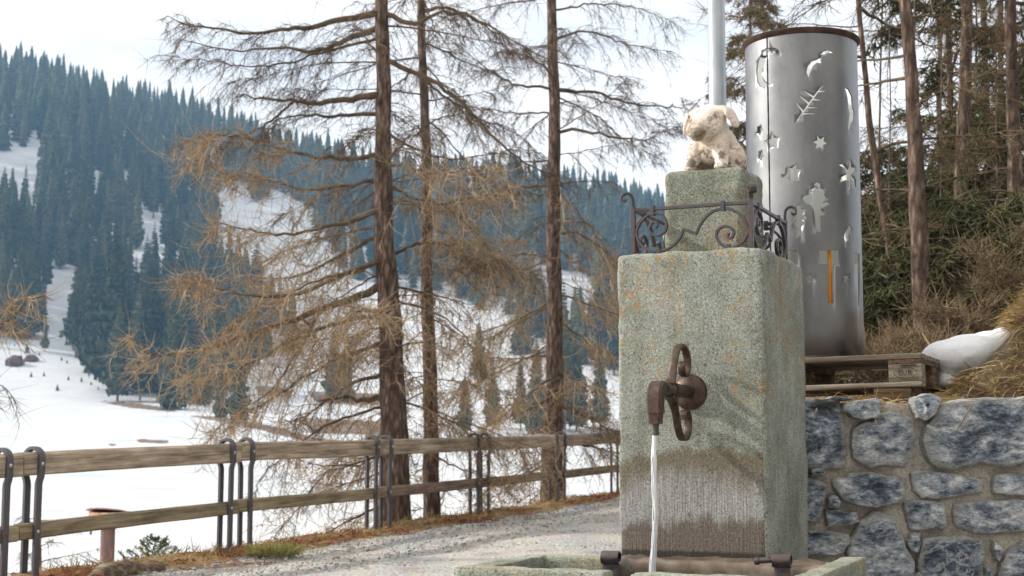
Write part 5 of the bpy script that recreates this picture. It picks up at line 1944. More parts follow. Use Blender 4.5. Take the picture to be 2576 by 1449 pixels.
def build_larches():
    G = 'bare larches beyond the fence'
    tw = dict(dens=15, lsec=0.75, nter=15, lter=0.24, droop=0.55, rs=0.0052, rt=0.0027, mat='twig_dark', curl=0.25, hang=0.45)
    low = dict(mat='twig', dens=16, lsec=0.85, nter=15, lter=0.34, droop=0.7, rs=0.006, rt=0.0040, curl=0.9, hang=0.5)
    L1 = [
        ([(945, 20), (880, 45), (785, 68), (715, 73), (640, 84), (520, 70), (430, 45)], -1.0, 0.05, {}),
        ([(945, 75), (880, 94), (833, 115), (785, 128), (690, 120), (590, 125), (450, 99)], 0.6, 0.045, {}),
        ([(880, 94), (800, 135), (690, 165), (560, 160), (434, 142)], -0.3, 0.022, {}),
        ([(945, 245), (880, 247), (800, 258), (740, 255), (660, 246), (605, 238)], -0.8, 0.052, {'dens': 9, 'lsec': 0.4}),
        ([(945, 288), (850, 292), (760, 289), (700, 302), (680, 345)], 0.4, 0.03, {}),
        ([(740, 255), (690, 300), (640, 330), (560, 360), (500, 420)], -0.5, 0.02, {}),
        ([(955, 395), (850, 400), (740, 385), (640, 350), (540, 340), (495, 350)], -0.9, 0.035, low),
        ([(955, 450), (860, 470), (740, 470), (640, 440), (560, 440), (510, 400)], 0.8, 0.03, low),
        ([(958, 520), (860, 560), (730, 590), (620, 580), (540, 560)], -0.4, 0.035, low),
        ([(960, 590), (860, 640), (760, 690), (680, 700), (610, 690)], 0.9, 0.03, low),
        ([(962, 640), (870, 690), (740, 740), (620, 740), (530, 720), (495, 690)], -0.9, 0.04, low),
        ([(968, 712), (900, 745), (820, 775), (700, 815), (600, 850), (480, 885), (380, 890), (325, 850)], -0.6, 0.058, low),
        ([(800, 785), (770, 850), (735, 900), (700, 960), (640, 1010), (560, 1060)], -0.6, 0.025, {**low, 'dens': 10}),
        ([(760, 795), (790, 850), (780, 930), (770, 1000), (750, 1070)], 0.3, 0.014, {'dens': 7}),
        ([(970, 800), (900, 800), (800, 830), (690, 880), (600, 930), (520, 950), (460, 940)], 0.7, 0.035, low),
        ([(975, 860), (880, 890), (780, 940), (690, 1000), (600, 1050), (540, 1080)], -0.5, 0.028, low),
        ([(978, 940), (900, 960), (830, 1000), (760, 1050), (700, 1060)], 0.6, 0.03, low),
        ([(980, 1020), (900, 1040), (820, 1070), (740, 1130), (660, 1200), (640, 1260)], -0.5, 0.022, {'dens': 10, 'droop': 0.8}),
        ([(985, 1120), (900, 1170), (820, 1190), (740, 1290), (700, 1330)], 0.5, 0.016, {'dens': 10}),
        ([(985, 1000), (920, 1005), (870, 1000), (800, 1012)], -0.2, 0.05, {'dens': 4, 'lsec': 0.35}),
        ([(970, 20), (1040, 60), (1110, 30), (1200, 50), (1290, 120)], -0.5, 0.04, {}),
        ([(975, 150), (1060, 190), (1150, 250), (1250, 350), (1340, 420), (1400, 440)], -0.9, 0.038, {}),
        ([(975, 330), (1060, 380), (1140, 400), (1230, 390), (1300, 370)], -0.9, 0.022, {}),
        ([(978, 460), (1050, 500), (1120, 520), (1200, 590), (1240, 650)], -0.7, 0.024, {**low, 'dens': 14}),
        ([(982, 640), (1060, 610), (1130, 620), (1200, 680)], 0.9, 0.026, {**low, 'dens': 12}),
        ([(985, 760), (1050, 770), (1120, 800), (1180, 860), (1200, 930)], -0.6, 0.02, {**low, 'dens': 12}),
    ]
    back = lambda: rng.uniform(0.3, 2.8) if rng.random() < 0.5 else rng.uniform(3.5, 6.0)
    a1 = auto_limbs(9, 0.4, 2.8, 1.0, 2.2, (-0.35, 0.05), (0.1, 0.5), (0.1, 0.4), (0.010, 0.022), {**low, 'dens': 13}, back)
    a1 += auto_limbs(7, 2.6, 4.6, 1.2, 2.6, (-0.3, 0.05), (0.1, 0.5), (0.0, 0.3), (0.012, 0.026), {**low, 'dens': 14}, back)
    a1 += auto_limbs(12, 4.4, 8.2, 1.2, 2.6, (-0.15, 0.2), (0.1, 0.4), (0.0, 0.3), (0.010, 0.022), {'dens': 12}, back)
    larch('larch_tree', 'thick bare larch with heavy drooping branches reaching over the meadow side', G,
          [(960, 0), (962, 200), (965, 400), (970, 600), (978, 800), (988, 1000), (993, 1150), (996, 1290)], [34, 38, 42, 50, 58, 66, 74, 82], 17.5, L1, a1, tw)
    L2 = [
        ([(1062, 40), (1130, 20), (1220, 60), (1300, 110), (1380, 150)], 0.4, 0.03, {}),
        ([(1065, 190), (1130, 250), (1210, 300), (1290, 330), (1370, 400)], 0.5, 0.022, {}),
        ([(1066, 300), (1120, 340), (1180, 420), (1230, 450)], -0.5, 0.018, {}),
        ([(1072, 560), (1140, 600), (1220, 610), (1300, 600)], -0.4, 0.02, low),
        ([(1060, 170), (1010, 200), (960, 240), (900, 260)], 0.5, 0.018, {}),
    ]
    a2 = auto_limbs(14, 0.4, 3.2, 0.8, 1.7, (-0.35, 0.1), (0.1, 0.45), (0.1, 0.4), (0.008, 0.018), {**low, 'dens': 11})
    a2 += auto_limbs(24, 3.2, 9.2, 0.9, 2.2, (-0.2, 0.25), (0.1, 0.4), (0.0, 0.3), (0.008, 0.018), {'dens': 12})
    larch('larch_tree', 'slender bare larch standing close beside the thick one', G,
          [(1058, 0), (1066, 200), (1070, 400), (1072, 600), (1076, 800), (1082, 1000), (1086, 1150), (1088, 1290)], [20, 22, 25, 28, 32, 36, 40, 44], 19.0, L2, a2, tw)
    L3 = [
        ([(1405, 90), (1480, 80), (1580, 110), (1690, 130)], -0.6, 0.026, {}),
        ([(1405, 20), (1500, 10), (1600, 20), (1700, 60)], 0.5, 0.02, {}),
        ([(1408, 228), (1500, 236), (1600, 262), (1690, 270), (1740, 262)], -0.4, 0.032, {}),
        ([(1460, 236), (1500, 290), (1570, 350), (1660, 400)], -0.4, 0.016, {}),
        ([(1410, 325), (1480, 330), (1550, 348), (1620, 350), (1700, 318)], -0.7, 0.032, {}),
        ([(1390, 230), (1310, 215), (1250, 190), (1180, 140), (1120, 90)], -0.4, 0.026, {}),
        ([(1390, 290), (1300, 285), (1200, 270), (1130, 262)], 0.5, 0.018, {}),
        ([(1390, 462), (1310, 470), (1210, 480), (1130, 470)], 0.4, 0.03, {}),
        ([(1400, 470), (1440, 520), (1520, 620), (1560, 700)], -0.5, 0.02, {**low, 'dens': 14}),
        ([(1400, 590), (1460, 590), (1540, 650), (1600, 740)], -0.6, 0.03, {**low, 'dens': 14}),
        ([(1395, 640), (1310, 640), (1220, 660), (1140, 680)], -0.6, 0.024, low),
        ([(1392, 760), (1310, 800), (1230, 830), (1160, 850)], 0.5, 0.022, low),
        ([(1395, 990), (1330, 1030), (1250, 1060), (1160, 1090)], -0.7, 0.026, {'dens': 11}),
        ([(1400, 1010), (1470, 1050), (1560, 1090)], -0.4, 0.03, {'dens': 9}),
        ([(1400, 1110), (1480, 1120), (1560, 1150)], -0.8, 0.03, {**low, 'dens': 12}),
        ([(1392, 1150), (1320, 1200), (1230, 1230), (1180, 1300)], -0.4, 0.02, {'dens': 10}),
        ([(1400, 800), (1480, 860), (1560, 900)], -0.5, 0.024, {**low, 'dens': 14}),
        ([(1392, 900), (1310, 900), (1220, 900)], 0.8, 0.02, {**low, 'dens': 14}),
    ]
    a3 = auto_limbs(17, 0.5, 4.5, 1.0, 2.2, (-0.35, 0.05), (0.1, 0.5), (0.1, 0.4), (0.010, 0.022), {**low, 'dens': 13})
    a3 += auto_limbs(20, 4.4, 9.6, 1.0, 2.4, (-0.2, 0.25), (0.1, 0.4), (0.0, 0.3), (0.010, 0.02), {'dens': 12})
    larch('larch_tree', 'straight bare larch farther along the fence with a pale scar on its trunk', G,
          [(1388, 0), (1390, 200), (1392, 400), (1393, 600), (1394, 800), (1392, 1000), (1388, 1130), (1386, 1250)], [24, 27, 32, 36, 40, 46, 52, 58], 22.5, L3, a3, tw)
    # larch standing outside the left edge whose branch ends reach in
    a4 = [(2.9, 1.9, 1.6, -0.1, 0.2, 0.2, 0.02, low), (1.6, 3.6, 1.6, -0.1, 0.2, 0.2, 0.02, low), (3.6, 4.4, 1.5, 0, 0.2, 0.2, 0.02, low)]
    larch('larch_tree', 'larch branch ends with golden upturned twigs reaching in beside the fence', G,
          [(-290, 300), (-285, 600), (-280, 900), (-280, 1200)], [40, 46, 52, 60], 13.5, [([(-270, 880), (-150, 850), (-40, 830), (30, 800), (72, 745)], -0.4, 0.03, {**low, 'dens': 12, 'lsec': 0.45}),
                                                                                     ([(-270, 990), (-140, 985), (-30, 960), (20, 985)], 0.3, 0.02, {'dens': 9, 'lsec': 0.5})], a4, tw)
    # small bare larch below the fence at the left
    a5 = auto_limbs(22, 0.2, 2.9, 0.35, 0.8, (0.0, 0.35), (0.0, 0.2), (0.0, 0.2), (0.005, 0.009), {'dens': 16, 'lsec': 0.3, 'nter': 7, 'lter': 0.12, 'rs': 0.0035, 'rt': 0.0022})
    p = P(102, 1338, 16.0)
    gz = p.z - 2.6
    larch('larch_sapling', 'thin bare larch sapling growing on the snow slope below the fence', None,
          [(102, 1338), (104, 1400), (105, 1500), (106, 1700)], [3, 6, 9, 14], 16.0, [], a5, {**tw}, zbase=gz, extra=0.12)


def fir_branch_set(mat_n):
    pass


def build_right_forest():
    G = 'trees of the wood behind the wall'
    tw = dict(dens=10, lsec=0.6, nter=9, lter=0.24, droop=0.45, rs=0.0052, rt=0.0030, mat='twig_forest', curl=0.3, hang=0.3)
    dk = {'mat': 'twig_dark'}
    specs = [
        ([(2275, 0), (2288, 200), (2302, 400), (2315, 650), (2325, 900)], [30, 34, 40, 46, 52], 12.0, 'bare larch with brown-grey trunk leaning slightly, nearest the steel cylinder'),
        ([(2428, 0), (2424, 200), (2420, 450), (2416, 700), (2412, 900)], [28, 31, 35, 40, 44], 14.0, 'straight grey-barked larch between two leaning trunks in the wood'),
        ([(2538, 0), (2545, 250), (2556, 500), (2564, 900)], [28, 32, 38, 44], 13.0, 'reddish-barked larch above the straw bank'),
        ([(2475, 0), (2482, 300), (2490, 600), (2495, 900)], [15, 17, 20, 24], 18.0, 'thin larch trunk deep in the wood above the bank'),
        ([(2165, 100), (2190, 350), (2225, 550), (2262, 750), (2290, 900)], [14, 18, 22, 26, 30], 13.0, 'crooked thin larch leaning over beside the steel cylinder'),
        ([(2365, 100), (2362, 400), (2360, 900)], [12, 15, 20], 20.0, 'slim distant larch trunk half hidden by spruce boughs'),
    ]
    for k, (tv, wd, Y, lab) in enumerate(specs):
        n = 19 if k in (0, 1, 2) else 11
        au = auto_limbs(n + 6, 2.2, 7.6, 0.9, 2.4, (-0.2, 0.35), (0.1, 0.4), (0.0, 0.3), (0.008, 0.02), {})
        au += auto_limbs(4, 0.2, 1.8, 0.8, 1.5, (-0.2, 0.2), (0.1, 0.3), (0.0, 0.3), (0.008, 0.014), {'dens': 10})
        x = P(*tv[-1], Y).x
        larch('larch_tree', lab, G, tv, wd, Y, [], au, tw, zbase=float(bank_z(x, Y)))
    # spruces: green boughs
    sp = dict(dens=24, lsec=0.55, nter=20, lter=0.14, droop=0.55, rs=0.006, rt=0.0085, mat='needle', curl=0.1, hang=0.35, s0=0.15)
    specs = [
        ([(2385, -250), (2388, 300), (2392, 900)], [10, 16, 26], 17.0, 0, 'dark green spruce with hanging boughs between the larch trunks'),
        ([(2210, 440), (2205, 650), (2200, 900)], [6, 10, 16], 18.0, 0, 'young dark spruce standing low behind the steel cylinder'),
        ([(2520, -350), (2516, 300), (2512, 900)], [10, 16, 26], 20.0, 0, 'tall shadowy spruce at the back of the wood'),
        ([(1885, -120), (1886, 200), (1888, 600), (1890, 1000)], [5, 9, 13, 18], 44.0, 1, 'brownish spruce rising behind the galvanised pole'),
        ([(2610, -100), (2606, 300), (2600, 900)], [10, 16, 26], 16.0, 0, 'green spruce above the top of the straw bank'),
        ([(2300, 480), (2300, 700), (2300, 900)], [5, 8, 12], 15.0, 0, 'small spruce filling the gap behind the leaning larch'),
        ([(2455, 330), (2455, 650), (2455, 900)], [6, 10, 14], 16.5, 0, 'half-grown spruce in the wood above the snow patch'),
        ([(2240, 600), (2240, 750), (2240, 900)], [4, 6, 9], 13.5, 0, 'young spruce between the crooked larch and the leaning one'),
        ([(2365, 620), (2365, 760), (2365, 900)], [4, 6, 9], 13.0, 0, 'young spruce right behind the pallet end'),
        ([(2510, 560), (2510, 700), (2510, 850)], [4, 6, 9], 12.5, 0, 'young spruce just above the crest of the straw bank'),
    ]
    for tv, wd, Y, brown, lab in specs:
        xt = P(*tv[-1], Y).x
        ztop = P(*tv[0], Y).z
        zb = float(bank_z(xt, Y)) if not brown else float(land_z(xt, Y))
        Hh = ztop + 5 - zb if tv[0][1] < 0 else ztop + 0.4 - zb
        au = []
        N = 46 if not brown else 110
        for k in range(N):
            u = (k + rng.random()) / N
            z = 0.5 + u * (Hh - 0.6)
            ln = (1.0 - 0.85 * u) * (1.7 if not brown else 2.7) * rng.uniform(0.7, 1.15)
            au.append((z, rng.random() * 6.283, max(0.3, ln), rng.uniform(-0.35, 0.1), rng.uniform(0.1, 0.4), rng.uniform(0.05, 0.3), 0.012, {}))
        s2 = {**sp, 'mat': 'needle_brown', 'dens': 13, 'rt': 0.014, 'lter': 0.26, 'lsec': 0.8} if brown else {**sp}
        if Y > 15:
            s2['rt'] *= 1.15
        larch('spruce_tree', lab, G if not brown else None, tv, wd, Y, [], au, s2, zbase=zb)
    # undergrowth thicket: bare shrubs along the terrace edge
    g2 = 'bare shrubs along the back of the terrace'
    for k, (vx, vy, Y, h) in enumerate([(2190, 960, 10.5, 0.45), (2250, 965, 11.2, 0.5), (2310, 960, 10.0, 0.4), (2370, 960, 11.5, 0.55), (2430, 950, 10.6, 0.5), (2490, 940, 11.8, 0.6), (2550, 930, 10.8, 0.6)]):
        base = P(vx, vy, Y)
        zb = float(bank_z(base.x, Y)) - 0.02
        t = thing('bare_shrub', 'tangled brown leafless shrub at the foot of the wood behind the pallet', 'shrub', (base.x, Y, zb), 0, g2)
        for j in range(9):
            a = rng.random() * 6.283
            ln = h * rng.uniform(0.8, 1.3)
            s = np.linspace(0, 1, 12)
            path = np.stack([np.cos(a) * ln * 0.55 * s ** 1.3, np.sin(a) * ln * 0.4 * s, ln * (s - 0.25 * s ** 2)], -1) + rng.normal(0, 0.012, (12, 3)).cumsum(0)
            path[0] = 0
            V, Fq = tubes(path[None], (0.007 * (1 - 0.7 * s))[None], 5)
            parts = [(V, Fq)] + twig_set(path, 14, 0.38, 9, 0.17, 0.2, 0.0042, 0.0035, 0.1, 0.3, 0.2, 3, 0.0)
            V, Fq = join_np(parts)
            obj('stem', mesh_from('stem', V, Fq, False), MT['twig_forest'], t)


# ------------------------------------------------------------------ far forest
def conifer_mesh(h, R, seed, levels, per, detail=True, bare=0.08, lush=1.0):
    r = np.random.default_rng(seed)
    V, Fs = [], []

    def quad(a, b, c, d):
        k = len(V)
        V.extend([a, b, c, d])
        Fs.append((k, k + 1, k + 2, k + 3))
    for i in range(levels):
        u = (i + 0.35 * r.random()) / levels
        z = h * (bare + (0.99 - bare) * u)
        rad = R * (1 - u) ** 0.82 * (0.8 + 0.35 * r.random()) * (0.55 + 0.45 * min(1, u * 6))
        if detail:
            rad *= 1
        n = max(3, int(per * (1 - 0.55 * u)))
        a0 = r.random() * 6.283
        for k in range(n):
            a = a0 + 6.283 * k / n + r.normal(0, 0.25)
            L = rad * (0.65 + 0.5 * r.random())
            dr = 0.35 + 0.35 * r.random()
            ca, sa = math.cos(a), math.sin(a)
            w = (0.26 + 0.12 * r.random()) * L + 0.12
            segs = 3 if detail else 1
            prev = None
            for q in range(segs + 1):
                s = q / segs
                ww = w * (0.35 + 1.0 * math.sin(min(1, s * 1.15 + 0.12) * 2.6)) * (1 if q < segs else 0.15)
                ww *= 0.7 + 0.6 * r.random()
                zz = z - L * dr * s ** 1.2 + 0.16 * L * s ** 3 + (r.random() - .5) * 0.1 * L
                cx, cy = ca * L * s, sa * L * s
                sg = 0.25 * ww
                lft = (cx - sa * ww, cy + ca * ww, zz - sg)
                mid = (cx, cy, zz)
                rgt = (cx + sa * ww, cy - ca * ww, zz - sg)
                if prev is not None:
                    quad(prev[0], prev[1], mid, lft)
                    quad(prev[1], prev[2], rgt, mid)
                    if detail:
                        # hanging shoots
                        for sd in (0, 2):
                            e = lft if sd == 0 else rgt
                            pe = prev[sd]
                            dl = L * (0.18 + 0.22 * r.random()) + 0.1
                            m2 = tuple((np.array(e) + np.array(pe)) / 2 + np.array([0, 0, -dl]))
                            k0 = len(V)
                            V.extend([pe, e, m2])
                            Fs.append((k0, k0 + 1, k0 + 2))
                prev = (lft, mid, rgt)
    return V, Fs


def low_conifer(h, R, seed):
    # layered ragged skirts: cheap tree for the mass far up the hill
    r = np.random.default_rng(seed)
    V, Fs = [], []
    lev = 13
    for i in range(lev):
        u = i / lev
        zt = h * min(1.0, 0.05 + 0.95 * (u + 2.1 / lev))
        zb = h * (0.05 + 0.95 * u)
        rb = R * (1 - u) ** 0.85 * (0.8 + 0.4 * r.random())
        n = 9
        a0 = r.random() * 6.283
        k0 = len(V)
        V.append((0, 0, zt))
        for k in range(2 * n):
            a = a0 + math.pi * k / n
            q = rb * ((0.95 + 0.35 * r.random()) if k % 2 else (0.45 + 0.25 * r.random()))
            V.append((q * math.cos(a), q * math.sin(a), zb + (0.0 if k % 2 else 0.06 * h / lev * 8) * 0.5 - 0.02 * h * r.random()))
        for k in range(2 * n):
            Fs.append((k0, k0 + 1 + k, k0 + 1 + (k + 1) % (2 * n)))
    return V, Fs


def trunk_simple(h, r0):
    return MB().tube([(0, 0, -1.5), (0, 0, h * .3), (0, 0, h * .7), (0, 0, h * .985)], [r0, r0 * .8, r0 * .4, 0.02], 7, False)


SNOW_GAPS = [
    [(-30, 385), (70, 378), (115, 390), (100, 440), (50, 455), (-30, 475)],
    [(110, 690), (175, 690), (205, 760), (175, 860), (130, 840), (120, 760)],
    [(545, 470), (600, 440), (640, 520), (700, 480), (760, 520), (820, 600), (860, 680), (940, 730), (1000, 720), (1090, 740), (1270, 800), (1290, 870), (1180, 890), (1050, 870), (900, 860), (800, 800), (700, 740), (640, 650), (560, 620), (535, 560)],
    [(1340, 660), (1490, 700), (1500, 760), (1400, 760), (1340, 720)],
    [(200, 470), (260, 450), (270, 480), (220, 500)],
    [(330, 590), (400, 560), (420, 600), (360, 640)],
]
FOREST_EDGE_X = [-400, 0, 60, 130, 200, 270, 330, 420, 520, 600, 700, 900, 1300, 1640, 2600]
FOREST_EDGE_Y = [860, 850, 850, 840, 895, 930, 990, 1010, 1020, 960, 880, 860, 890, 960, 960]


def build_far_forest():
    G = 'spruces of the hillside forest'
    protos = []
    for k in range(5):
        h = [21, 24, 19, 23, 26][k]
        R = [3.0, 2.7, 3.6, 4.1, 3.3][k]
        V, Fs = conifer_mesh(h, R, 10 + k, 30, 12, True, [0.1, 0.14, 0.06, 0.1, 0.2][k])
        me = bpy.data.meshes.new('spruce')
        nt = len(V)
        tr = trunk_simple(h, 0.28)
        me.from_pydata(V + tr.V, [], Fs + [tuple(i + nt for i in f) for f in tr.F])
        me.materials.append(MT['conifer'])
        me.materials.append(MT['far_trunk'])
        mi = np.zeros(len(me.polygons), np.int32)
        mi[len(Fs):] = 1
        me.polygons.foreach_set('material_index', mi)
        protos.append((me, h))
    # candidate positions
    N = 11500
    a = -0.68 + rng.random(N) * 1.01
    y = 250 + (rng.random(N) ** 0.85) * 470
    x = a * y
    z = land_z(x, y)
    hts = 11 + 15 * rng.random(N) ** 0.8
    vx, vy = to_view_np(x, y, z)
    _, vt = to_view_np(x, y, z + hts)
    ok = vy < np.interp(vx, FOREST_EDGE_X, FOREST_EDGE_Y) + 6
    for poly in SNOW_GAPS:
        for f in (0.0, 0.3, 0.6):
            ok &= ~in_poly(vx, vy + (vt - vy) * f, poly)
    x, y, z, hts, vx, vy = x[ok], y[ok], z[ok], hts[ok], vx[ok], vy[ok]
    # thin out to a natural spacing
    sel = []
    grid = {}
    for i in range(len(x)):
        key = (int(x[i] // 6), int(y[i] // 7))
        near = False
        for dx in (-1, 0, 1):
            for dy in (-1, 0, 1):
                for j in grid.get((key[0] + dx, key[1] + dy), ()):
                    if (x[i] - x[j]) ** 2 + (0.8 * (y[i] - y[j])) ** 2 < 4.6 ** 2:
                        near = True
        if not near:
            grid.setdefault(key, []).append(i)
            sel.append(i)
    sel = np.array(sel)
    # larger named trees at the foot of the forest: (view x, base view y, top view y)
    big = [(295, 1010, 742, 'olive spruce with a bare lower trunk standing in front at the meadow edge'),
           (352, 1012, 765, 'shorter grey-green spruce close beside the olive one at the meadow edge'),
           (440, 1030, 716, 'broad grey-green spruce at the meadow edge, half behind golden larch twigs'),
           (285, 985, 560, 'tall broad twin-like spruce behind the meadow-edge trees'),
           (190, 900, 620, 'dark spruce beside the snow gully at the forest foot'),
           (232, 940, 610, 'dark narrow spruce right of the snow gully'),
           (112, 885, 790, 'small dark young spruce alone on the snow below the forest'),
           (45, 850, 600, 'grey-green spruce at the lower left forest edge'),
           (78, 850, 610, 'dark spruce at the forest edge left of the snow gully'),
           (375, 990, 620, 'dark spruce deep behind the meadow-edge trees'),
           (600, 1075, 850, 'dark spruce seen through the golden larch twigs'),
           (555, 1070, 880, 'dark spruce at the meadow edge under the larch branch ends'),
           (840, 1000, 800, 'green spruce standing on the snow behind the thick larch'),
           (870, 1010, 860, 'small spruce on the snow behind the thick larch trunk'),
           (1205, 980, 790, 'slender spruce alone on the white slope between the larches'),
           (1240, 1080, 905, 'snow-flecked spruce low between the larch trunks'),
           (1310, 1085, 880, 'blue-green spruce near the straight larch'),
           (1350, 1090, 840, 'tall blue-green spruce against the straight larch trunk'),
           (1450, 1085, 830, 'blue-green spruce just right of the straight larch trunk'),
           (1510, 1090, 850, 'blue-green spruce near the fountain pillar edge'),
           (1170, 1090, 930, 'low spruce by the slender larch'),
           (1420, 1080, 700, 'tall dim spruce behind the straight larch trunk')]
    for k, (bx, by, ty, lab) in enumerate(big):
        # find where the ground appears at that height
        yy = np.linspace(150, 420, 700)
        best = None
        dv = P(bx, by, 1.0) - Vector((0, 0, EYE))
        gx = dv.x * yy
        gz = land_z(gx, yy)
        want = EYE + dv.z * yy
        i = int(np.argmin(np.abs(gz - want)))
        Yv = float(yy[i])
        base = Vector((float(gx[i]), Yv, float(gz[i])))
        top = P(bx, ty, Yv).z
        hh = max(3.0, top - base.z)
        me, ph = protos[k % 5]
        t = thing('spruce_tree', lab, 'tree', base, rng.random() * 6.283)
        s = hh / ph
        t.scale = (s * 1.0, s * 1.0, s)
        # split the prototype into crown and trunk meshes once
        if ('crown', k % 5) not in CT:
            V, Fs = conifer_mesh(ph, [3.4, 3.2, 3.3, 3.9, 3.6][k % 5], 40 + k, 40, 14, True, [0.12, 0.14, 0.06, 0.1, 0.16][k % 5])
            cm = bpy.data.meshes.new('crown')
            cm.from_pydata(V, [], Fs)
            cm.materials.append(MT['conifer'])
            CT[('crown', k % 5)] = cm
            tm = trunk_simple(ph, 0.26)
            m2 = bpy.data.meshes.new('trunk')
            m2.from_pydata(tm.V, [], tm.F)
            m2.materials.append(MT['far_trunk'])
            CT[('trunk', k % 5)] = m2
        obj('crown', CT[('crown', k % 5)], None, t)
        obj('trunk', CT[('trunk', k % 5)], None, t)
    order = sel[np.argsort(-(hts[sel] / y[sel]) * np.where((vx[sel] > -60) & (vx[sel] < 1700), 1.0, 0.01))]
    n_single = 275
    for k, i in enumerate(order[:n_single]):
        pk = int(rng.integers(5))
        me, ph = protos[pk]
        o = obj('spruce_tree', me)
        s = hts[i] / ph
        o.location = (x[i], y[i], z[i] - 0.3)
        o.scale = (s * rng.uniform(.7, 1.35), s * rng.uniform(.7, 1.35), s)
        o.rotation_euler = (rng.normal(0, .025), rng.normal(0, .025), rng.random() * 6.283)
        look = ['pointed', 'slender', 'short broad', 'broad-skirted', 'tall narrow'][pk]
        near_gap = None
        for poly, where in zip(SNOW_GAPS, ('bordering the open snow glade high on the hillside', 'bordering the narrow snow gully at the forest foot', 'bordering the broad white run behind the larches',
                                           'bordering the small white clearing behind the straight larch', 'beside a small snow gap inside the dense forest', 'beside a slanting snow gap inside the dense forest')):
            pc = np.array(poly, float)
            if np.min(np.hypot(pc[:, 0] - vx[i], pc[:, 1] - vy[i])) < 55:
                near_gap = where
        if near_gap is None:
            near_gap = 'at the lower edge of the hillside forest' if vy[i] > np.interp(vx[i], FOREST_EDGE_X, FOREST_EDGE_Y) - 60 else 'amid the dense hillside forest across the valley'
        tag(o, look + ' blue-green spruce ' + near_gap, 'tree', G)
    # the rest as one mass
    lows = []
    for k in range(6):
        V, Fs = low_conifer(20, 2.9, 70 + k)
        lows.append((np.array(V), np.array([f for f in Fs])))
    Vs, Fl, off = [], [], 0
    for i in order[n_single:]:
        V, Fq = lows[int(rng.integers(6))]
        s = hts[i] / 20
        aa = rng.random() * 6.283
        ca, sa = math.cos(aa), math.sin(aa)
        w = s * rng.uniform(.65, 1.35)
        W = np.stack([(V[:, 0] * ca - V[:, 1] * sa) * w + x[i], (V[:, 0] * sa + V[:, 1] * ca) * w + y[i], V[:, 2] * s + z[i] - 0.3], -1)
        Vs.append(W)
        Fl.append(Fq + off)
        off += len(V)
    o = obj('far_forest', mesh_from('far_forest', np.concatenate(Vs), np.concatenate(Fl), False), MT['conifer'])
    tag(o, 'rest of the blue-green spruce forest covering the far hillside', kind='stuff')
    print('far trees', len(order), 'mass tris', len(np.concatenate(Fl)) * 2)
    # unseen spruces right of and behind the camera, added to darken the steel's reflection
    for k, (px, py, hh) in enumerate([(7.5, 4.5, 9), (9.0, 1.5, 12), (11.5, 5.0, 13), (8.2, -2.5, 11), (12.5, -1.0, 14), (10.0, -6.5, 13), (14.5, 2.5, 14), (7.0, -9.5, 12), (13.0, -10.0, 15), (3.5, -15, 13), (-0.5, -19, 15), (6.5, -18, 15), (-4.5, -23, 16), (1.5, -25, 17), (10, -17, 15), (-9, -27, 16)]):
        me, ph = protos[k % 5]
        o = obj('spruce_tree', me)
        o.location = (px, py, 0.0)
        o.scale = (hh / ph,) * 3
        o.rotation_euler = (0, 0, k * 1.3)
        tag(o, 'dark unseen spruce added to dim the reflection in the steel cylinder', 'tree', 'unseen spruces added for the steel reflection')
    # saplings dotted over the snow
    G2 = 'dark saplings dotted over the snow slope'
    V, Fs = conifer_mesh(3, 0.9, 5, 12, 8, True, 0.02)
    sm = bpy.data.meshes.new('sapling')
    sm.from_pydata(V, [], Fs)
    sm.materials.append(MT['conifer'])
    pts = [(195, 1105, 70), (435, 995, 38), (445, 1162, 32), (485, 1182, 28), (620, 1250, 70), (690, 1300, 60), (660, 1208, 28), (225, 1282, 42), (318, 1275, 36), (495, 1305, 34), (590, 1315, 40),
           (660, 1338, 30), (415, 1380, 52), (710, 1372, 28), (105, 1060, 22), (480, 1050, 45), (540, 1010, 60), (285, 1122, 28), (600, 1172, 30), (720, 1320, 40), (770, 1330, 50), (780, 1400, 40)]
    for k, (px, py, hp) in enumerate(pts):
        bx, by = c2([(px, py)])[0]
        dv = P(bx, by, 1.0) - Vector((0, 0, EYE))
        yy = np.linspace(120, 420, 900)
        gz = land_z(dv.x * yy, yy)
        i = int(np.argmin(np.abs(gz - (EYE + dv.z * yy))))
        Yv = float(yy[i])
        hh = hp * 0.5522 / 1.59 * Yv / F_PX
        o = obj('spruce_sapling', sm)
        o.location = (dv.x * Yv, Yv, float(gz[i]) - 0.05)
        o.scale = (hh / 3 * 1.15, hh / 3 * 1.15, hh / 3)
        o.rotation_euler = (0, 0, k)
        tag(o, 'tiny dark spruce sapling on the white snow slope below the forest', 'sapling', G2)
    # two reddish rocks by the left edge
    for k, (px, py, w, h, lab) in enumerate([(110, 1195, 140, 75, 'reddish-brown boulder with a jagged low side on the snow at the forest foot'), (228, 1165, 100, 50, 'smaller rounded reddish boulder on the snow beside the jagged one')]):
        bx, by = c2([(px, py)])[0]
        dv = P(bx, by, 1.0) - Vector((0, 0, EYE))
        yy = np.linspace(120, 420, 900)
        gz = land_z(dv.x * yy, yy)
        i = int(np.argmin(np.abs(gz - (EYE + dv.z * yy))))
        Yv = float(yy[i])
        ww, hh = w * .347 * Yv / F_PX / 2, h * .347 * Yv / F_PX / 1.3
        bm = bmesh.new()
        bmesh.ops.create_icosphere(bm, subdivisions=3, radius=1)
        for v in bm.verts:
            q = v.co.copy()
            v.co = Vector((q.x * ww, q.y * ww * .8, q.z * hh)) * (1 + .3 * mnoise.noise(q * 1.8 + Vector((k * 5, 0, 0))) + .12 * mnoise.noise(q * 5))
        me = bpy.data.meshes.new('boulder')
        bm.to_mesh(me)
        bm.free()
        o = obj('boulder', me, MT['rock'], None, (dv.x * Yv, Yv, float(gz[i]) + hh * .2))
        tag(o, lab, 'boulder')


